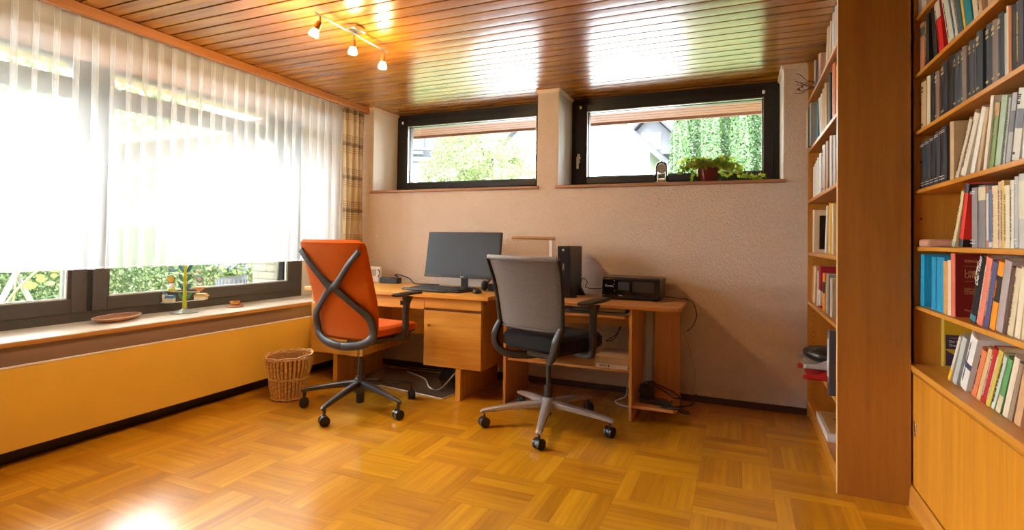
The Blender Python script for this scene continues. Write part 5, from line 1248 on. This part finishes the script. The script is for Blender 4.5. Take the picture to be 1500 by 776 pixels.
def ellip(c, rr, lump=.18):
    c = np.array(c); rr = np.array(rr); ph = [random.uniform(0, 6) for _ in range(6)]
    def f(r, n):
        v = r.normal(0, 1, (n, 3)); v /= np.linalg.norm(v, axis=1)[:, None]
        k = 1 + lump * np.sin(5 * v[:, 0] + ph[0]) * np.sin(5 * v[:, 1] + ph[1]) + lump * np.sin(7 * v[:, 2] + ph[2]) * np.sin(4 * v[:, 0] + ph[3]) + .07 * np.sin(13 * v[:, 0] + ph[4]) * np.sin(15 * v[:, 2] + ph[5])
        q = np.sqrt(r.uniform(.55, 1.0, n)) * k
        return c + v * rr * q[:, None], v
    return f
def tree(name, label, cat, loc, h, cr, cz, n, mat, group=None, seed=1, s=(.05, .10), core=True):
    t_ = thing(name, label, cat, loc, 0, group); rng = random.Random(seed); random.seed(seed)
    x, y_, z = loc
    tm = MB().sweep([(x, y_, z), (x + .05, y_, z + h * .4), (x, y_, z + h * .75)], [.22, .16, .06], n=8)
    for q in range(5):
        a = q * 1.3; tm.sweep([(x, y_, z + h * .35), (x + math.cos(a) * cr[0] * .4, y_ + math.sin(a) * cr[1] * .4, z + h * .55), (x + math.cos(a) * cr[0] * .75, y_ + math.sin(a) * cr[1] * .7, z + h * .75)], [.08, .05, .02], n=6)
    put('trunk', tm, plain('bark', (.12, .09, .06), .9), t_)
    f = MB(); leaves(f, rng, n, ellip((x, y_, cz), cr), *s); put('foliage', f, mat, t_, recalc=False, smooth=False, kind='stuff')
    return t_
LV1 = leafmat('leaves_light', [(0.074, 0.116, 0.027), (0.116, 0.170, 0.045), (0.161, 0.203, 0.065), (0.054, 0.096, 0.027)])
LV2 = leafmat('leaves_conifer', [(0.045, 0.101, 0.038), (0.077, 0.154, 0.053), (0.108, 0.193, 0.065), (0.032, 0.082, 0.038)])
tree('garden_tree', 'broad pale green tree seen through the left high window', 'tree', (-6.15, 8.6, -.1), 4.0, (1.75, 1.3, 1.35), 2.75, 34000, LV1, seed=3, s=(.018, .040))
CONL = ['leftmost of the conifers seen through the right high window', 'second conifer from the left seen through the right high window', 'third conifer from the left seen through the right high window', 'middle conifer seen through the right high window behind the ivy',
        'fifth conifer from the left seen through the right high window', 'sixth conifer from the left seen through the right high window', 'rightmost conifer seen through the right high window']
def conifer(i, x, y_, h, r):
    t_ = thing('conifer_tree', CONL[i], 'tree', (x, y_, -.1), 0, 'conifers behind the right high window'); rng = random.Random(30 + i)
    put('trunk', MB().sweep([(x, y_, -.1), (x, y_, h * .9)], [.16, .03], n=8, smooth=False), plain('bark', (.12, .09, .06), .9), t_)
    def pf(r_, n):
        u = r_.uniform(0, 1, n) ** .8; z = .1 + u * (h - .1); a = r_.uniform(0, 2 * PI, n)
        rr = r * (1 - u ** 2.2) * (1 + .12 * np.sin(5 * a + 9 * u + i) + .05 * np.sin(31 * u + i) + .06 * np.sin(11 * a + 3 * i)) * r_.uniform(.75, 1.02, n)
        return np.stack([x + np.cos(a) * rr, y_ + np.sin(a) * rr, z], 1), np.stack([np.cos(a), np.sin(a), np.full(n, .35)], 1)
    f = MB(); leaves(f, rng, 24000, pf, .020, .042); put('foliage', f, LV2, t_, recalc=False, smooth=False, kind='stuff')
for i, (x, y_, h, r) in enumerate(((-1.15, 10.2, 5.8, .36), (-.45, 10.2, 6.6, .36), (.25, 10.2, 6.2, .36), (-.82, 11.0, 6.9, .38), (-.08, 11.0, 6.4, .38), (.66, 11.0, 6.8, .38), (.98, 10.2, 6.3, .36))): conifer(i, x, y_, h, r)
# gable house
HW = plain('house_white', (.80, .80, .80), .9, var=.02); RFM = plain('roof_tiles_grey', (0.027, 0.027, 0.034), .7, var=.15, nscale=12); WTR = plain('trim_white', (.7, .72, .76), .6)
hs_ = thing('house', 'white gabled house seen through both high windows', 'house', (-4.75, 15, -.1))
xl, xr, ya_, yb_, ez, az = -7.28, -2.22, 12.0, 19.0, 3.90, 6.25
put('walls', MB().prism([(xl, -.1), (xr, -.1), (xr, ez), (-4.75, az), (xl, ez)], ya_, yb_, 'y'), HW, hs_, smooth=False)
def slab(s):
    ax, az_ = -4.75, az + .14; ex = xr + .62 if s > 0 else xl - .62; ezz = ez - .58 + .14
    return MB().prism([(ax, az_), (ex, ezz), (ex, ezz - .16), (ax, az_ - .16)], ya_ - .45, yb_ + .4, 'y')
put('roof', slab(1), RFM, hs_, smooth=False); put('roof', slab(-1), RFM, hs_, smooth=False)
put('verge_board', MB().prism([(-4.75, az + .12), (xr + .60, ez - .46), (xr + .60, ez - .66), (-4.75, az - .10)], ya_ - .49, ya_ - .455, 'y').prism([(-4.75, az + .12), (xl - .60, ez - .46), (xl - .60, ez - .66), (-4.75, az - .10)], ya_ - .49, ya_ - .455, 'y'), plain('verge_lilac', (0.038, 0.041, 0.047), .6), hs_, smooth=False)
dm = put('dormer', MB().prism([(-2.9, 3.9), (-1.75, 3.9), (-1.75, 4.55), (-2.35, 5.15), (-2.9, 4.6)], 13.2, 15.2, 'y'), plain('dormer_cladding', (0.075, 0.078, 0.090), .7), hs_, smooth=False)
put('dormer_roof', MB().prism([(-2.35, 5.30), (-1.50, 4.42), (-1.50, 4.32), (-2.35, 5.18)], 12.9, 15.3, 'y').prism([(-2.35, 5.30), (-3.1, 4.5), (-3.1, 4.4), (-2.35, 5.18)], 12.9, 15.3, 'y'), RFM, dm, smooth=False)
put('dormer_window', MB().box(-2.65, -2.05, 13.17, 13.2, 4.05, 4.6), plain('window_blue', (0.105, 0.126, 0.150), .15), dm, smooth=False)
put('gutter', MB().cyl((xr + .63, 11.55, ez - .58), (xr + .63, 19.3, ez - .58), .07), WTR, hs_)
put('downpipe', MB().wire([(xr + .60, 12.1, ez - .60), (xr + .30, 12.02, ez - .75), (xr + .06, 11.95, ez - .95), (xr + .06, 11.95, 1.5), (xr + .06, 11.95, 0)], .04), WTR, hs_)
h2 = thing('house', 'pale clad house behind the tree at the left edge of the left high window', 'house', (-12.2, 16, -.1), math.radians(32))
put('walls', MB().box(-4, 1.6, -2, 4, 0, 4.25), HW, h2, world=False, smooth=False)
put('upper_storey', MB().box(-4, 1.5, -1.9, 4, 4.25, 5.9), plain('blue_grey_cladding', (0.045, 0.054, 0.063), .7), h2, world=False, smooth=False)
put('balcony_rail', MB().box(-4.1, 1.8, -2.2, -2.1, 4.3, 4.45).box(-4.1, 1.8, -2.2, -2.1, 4.75, 4.85).box(1.7, 1.8, -2.2, 4, 4.3, 4.45).box(1.7, 1.8, -2.2, 4, 4.75, 4.85), plain('rail_blue', (0.075, 0.090, 0.108), .6), h2, world=False, smooth=False)
put('roof', MB().prism([(-4.4, 5.9), (2.1, 5.9), (-1.2, 8.2)], -2.4, 4.4, 'y'), RFM, h2, world=False, smooth=False)
put('window', MB().box(-1.5, -.3, -2.03, -1.9, 4.6, 5.6).box(1.55, 1.62, -1, .2, 4.7, 5.6), plain('window_blue', (.35, .42, .5), .15), h2, world=False, smooth=False)
h3 = thing('house', 'distant house with lilac-grey roof behind the broad tree', 'house', (-11.0, 24, -.1))
put('walls', MB().box(-14.5, -8.3, 22, 27, -.1, 6.0), HW, h3, smooth=False)
put('roof', MB().prism([(21.5, 6.0), (27.5, 6.0), (24.5, 8.6)], -14.9, -7.9, 'x'), plain('roof_lilac', (0.051, 0.048, 0.063), .7), h3, smooth=False)
put('chimney', MB().box(-10.2, -9.6, 23.2, 23.8, 7.4, 9.1), plain('chimney_brick', (.30, .15, .12), .9), h3, smooth=False)
put('window', MB().box(-11.9, -10.9, 21.95, 22.0, 4.2, 5.4), plain('window_blue', (.35, .42, .5), .15), h3, smooth=False)
# hedge and garden beyond the left window
rg = random.Random(9); random.seed(4)
def hedgef(r, n):
    yv = r.uniform(-9, 7, n); side = r.uniform(0, 1, n) < .8
    xs = np.where(side, -8.6 - r.uniform(0, .5, n) + .25 * np.sin(yv) + .12 * np.sin(4.3 * yv), -9 - r.uniform(0, .8, n))
    zs = np.where(side, -.1 + 1.5 * r.uniform(0, 1, n), 1.42 + .1 * np.sin(3 * yv))
    nr = np.where(side[:, None], np.array([[1, 0, .2]]), np.array([[0, 0, 1.]]))
    return np.stack([xs, yv, zs], 1), nr
hm_ = MB(); leaves(hm_, rg, 70000, hedgef, .014, .032)
hg = thing('hedge', 'dense green hedge at the far side of the lawn beyond the window', 'hedge', (-9, -1, -.1))
put('foliage', hm_, leafmat('hedge_leaves', [(0.043, 0.072, 0.018), (0.072, 0.115, 0.030), (0.103, 0.144, 0.047), (0.136, 0.153, 0.068)]), hg, recalc=False, smooth=False, kind='stuff')
put('inner_branches', MB().box(-9.9, -9.35, -9, 7, -.1, 1.3), plain('hedge_core', (.03, .055, .018), .95, var=.4, nscale=8), hg, smooth=False)
for i, (x, y_, lab) in enumerate(((-7.0, -.1, 'low shrub with red and pink blossom beyond the left window pane'), (-6.8, 1.15, 'low flowering shrub with pink blossom beside the planter in the garden'))):
    t_ = thing('flowering_shrub', lab, 'shrub', (x, y_, -.1)); f = MB(); random.seed(i); leaves(f, random.Random(50 + i), 700, ellip((x, y_, .12), (.4, .45, .28)), .03, .06)
    put('foliage', f, LV1, t_, recalc=False, smooth=False, kind='stuff')
    f = MB(); leaves(f, random.Random(60 + i), 90, ellip((x, y_, .16), (.42, .47, .30)), .02, .04)
    put('blossom', f, leafmat('blossom', [(0.165, 0.018, 0.012), (0.195, 0.075, 0.066), (0.210, 0.120, 0.090)]), t_, recalc=False, smooth=False, kind='stuff')
pl_ = thing('planter', 'grey ribbed planter with white and blue flowers beyond the right sash', 'planter', (-5.65, .78, -.1))
pm_ = MB()
pm_.lathe([(.13, -.1), (.15, .3), (.175, .62), (.185, .64), (.18, .66), (.15, .64), (.14, .55)], 24, (-5.65, .78, 0), cap=False)
for k in range(24):
    a = 2 * PI * k / 24; pm_.sweep([(-5.65 + .135 * math.cos(a), .78 + .135 * math.sin(a), -.08), (-5.65 + .178 * math.cos(a), .78 + .178 * math.sin(a), .6)], .014, n=6, smooth=False)
put('pot', pm_, plain('planter_grey', (0.084, 0.099, 0.126), .6), pl_)
f = MB(); leaves(f, random.Random(77), 500, ellip((-5.65, .78, .72), (.24, .24, .12)), .025, .05); put('foliage', f, LV1, pl_, recalc=False, smooth=False, kind='stuff')
f = MB(); leaves(f, random.Random(78), 160, ellip((-5.65, .78, .74), (.26, .26, .13)), .02, .035); put('blossom', f, leafmat('blossom_white', [(0.210, 0.210, 0.225), (0.090, 0.120, 0.210), (0.225, 0.225, 0.210)]), pl_, recalc=False, smooth=False, kind='stuff')
sw = thing('garden_trestle', 'white crossed wooden frame legs standing on the lawn', 'garden frame', (-6, -1.25, -.1))
WT = plain('white_painted_wood', (.16, .155, .145), .6)
put('leg', MB().sweep([(-6.0, -1.62, -.1), (-6.0, -1.10, 1.15)], [.06, .06], [.035, .035], n=8, smooth=False, power=.4), WT, sw)
put('leg', MB().sweep([(-6.04, -.86, -.1), (-6.04, -1.42, 1.15)], [.06, .06], [.035, .035], n=8, smooth=False, power=.4), WT, sw)
put('leg', MB().sweep([(-6.9, -1.62, -.1), (-6.9, -1.10, 1.15)], [.06, .06], [.035, .035], n=8, smooth=False, power=.4), WT, sw)
put('leg', MB().sweep([(-6.94, -.86, -.1), (-6.94, -1.42, 1.15)], [.06, .06], [.035, .035], n=8, smooth=False, power=.4), WT, sw)
put('top_board', MB().box(-7.0, -5.9, -1.55, -.98, 1.15, 1.18), WT, sw)
sb = thing('yellow_shrub', 'yellow-leaved shrub branch close outside the left pane', 'shrub', (-4.6, -1.75, -.1))
st_ = MB(); st_.wire([(-4.62, -2.05, -.1), (-4.6, -2.0, .5), (-4.55, -1.8, .85), (-4.5, -1.55, 1.0)], .009, n=6).wire([(-4.62, -2.05, -.1), (-4.62, -1.9, .6), (-4.7, -1.85, 1.0)], .006, n=6)
put('stem', st_, plain('olive_stem', (.24, .24, .07), .6), sb)
f = MB(); rs = random.Random(5)
for (cx_, cy_, cz_) in ((-4.5, -1.62, .80), (-4.52, -1.5, .86), (-4.55, -1.72, .88), (-4.5, -1.42, .92), (-4.6, -1.35, .95), (-4.62, -1.6, 1.0), (-4.6, -1.78, .78)):
    for q in range(4):
        c = Vector((cx_ + rs.gauss(0, .05), cy_ + rs.gauss(0, .05), cz_ + rs.gauss(0, .03))); nn = Vector((1, -.4 + rs.gauss(0, .4), rs.gauss(.3, .4))).normalized()
        a = nn.cross(Vector((0, 0, 1))).normalized(); b_ = nn.cross(a); s = rs.uniform(.025, .045); o0 = len(f.v)
        for k in range(8): f.v.append(tuple(c + a * math.cos(k * PI / 4) * s + b_ * math.sin(k * PI / 4) * s * .7))
        f.f.append(tuple(range(o0, o0 + 8)))
put('foliage', f, leafmat('yellow_leaves', [(0.186, 0.186, 0.036), (0.210, 0.198, 0.075), (0.150, 0.165, 0.030), (0.210, 0.135, 0.060)], .5), sb, recalc=False, smooth=False, kind='stuff')
tree('garden_tree', 'leafy tree behind the hedge seen through the sheer curtain', 'tree', (-12.5, 3.0, -.1), 5.0, (2.2, 2.3, 1.9), 3.6, 14000, LV1, seed=8, s=(.04, .08))
tree('garden_tree', 'tree seen through the sheer curtain near its right end', 'tree', (-13.5, 9.0, -.1), 3.6, (1.4, 1.4, 1.3), 2.3, 3000, LV1, seed=9, s=(.07, .13))
print('objects', len(bpy.data.objects))
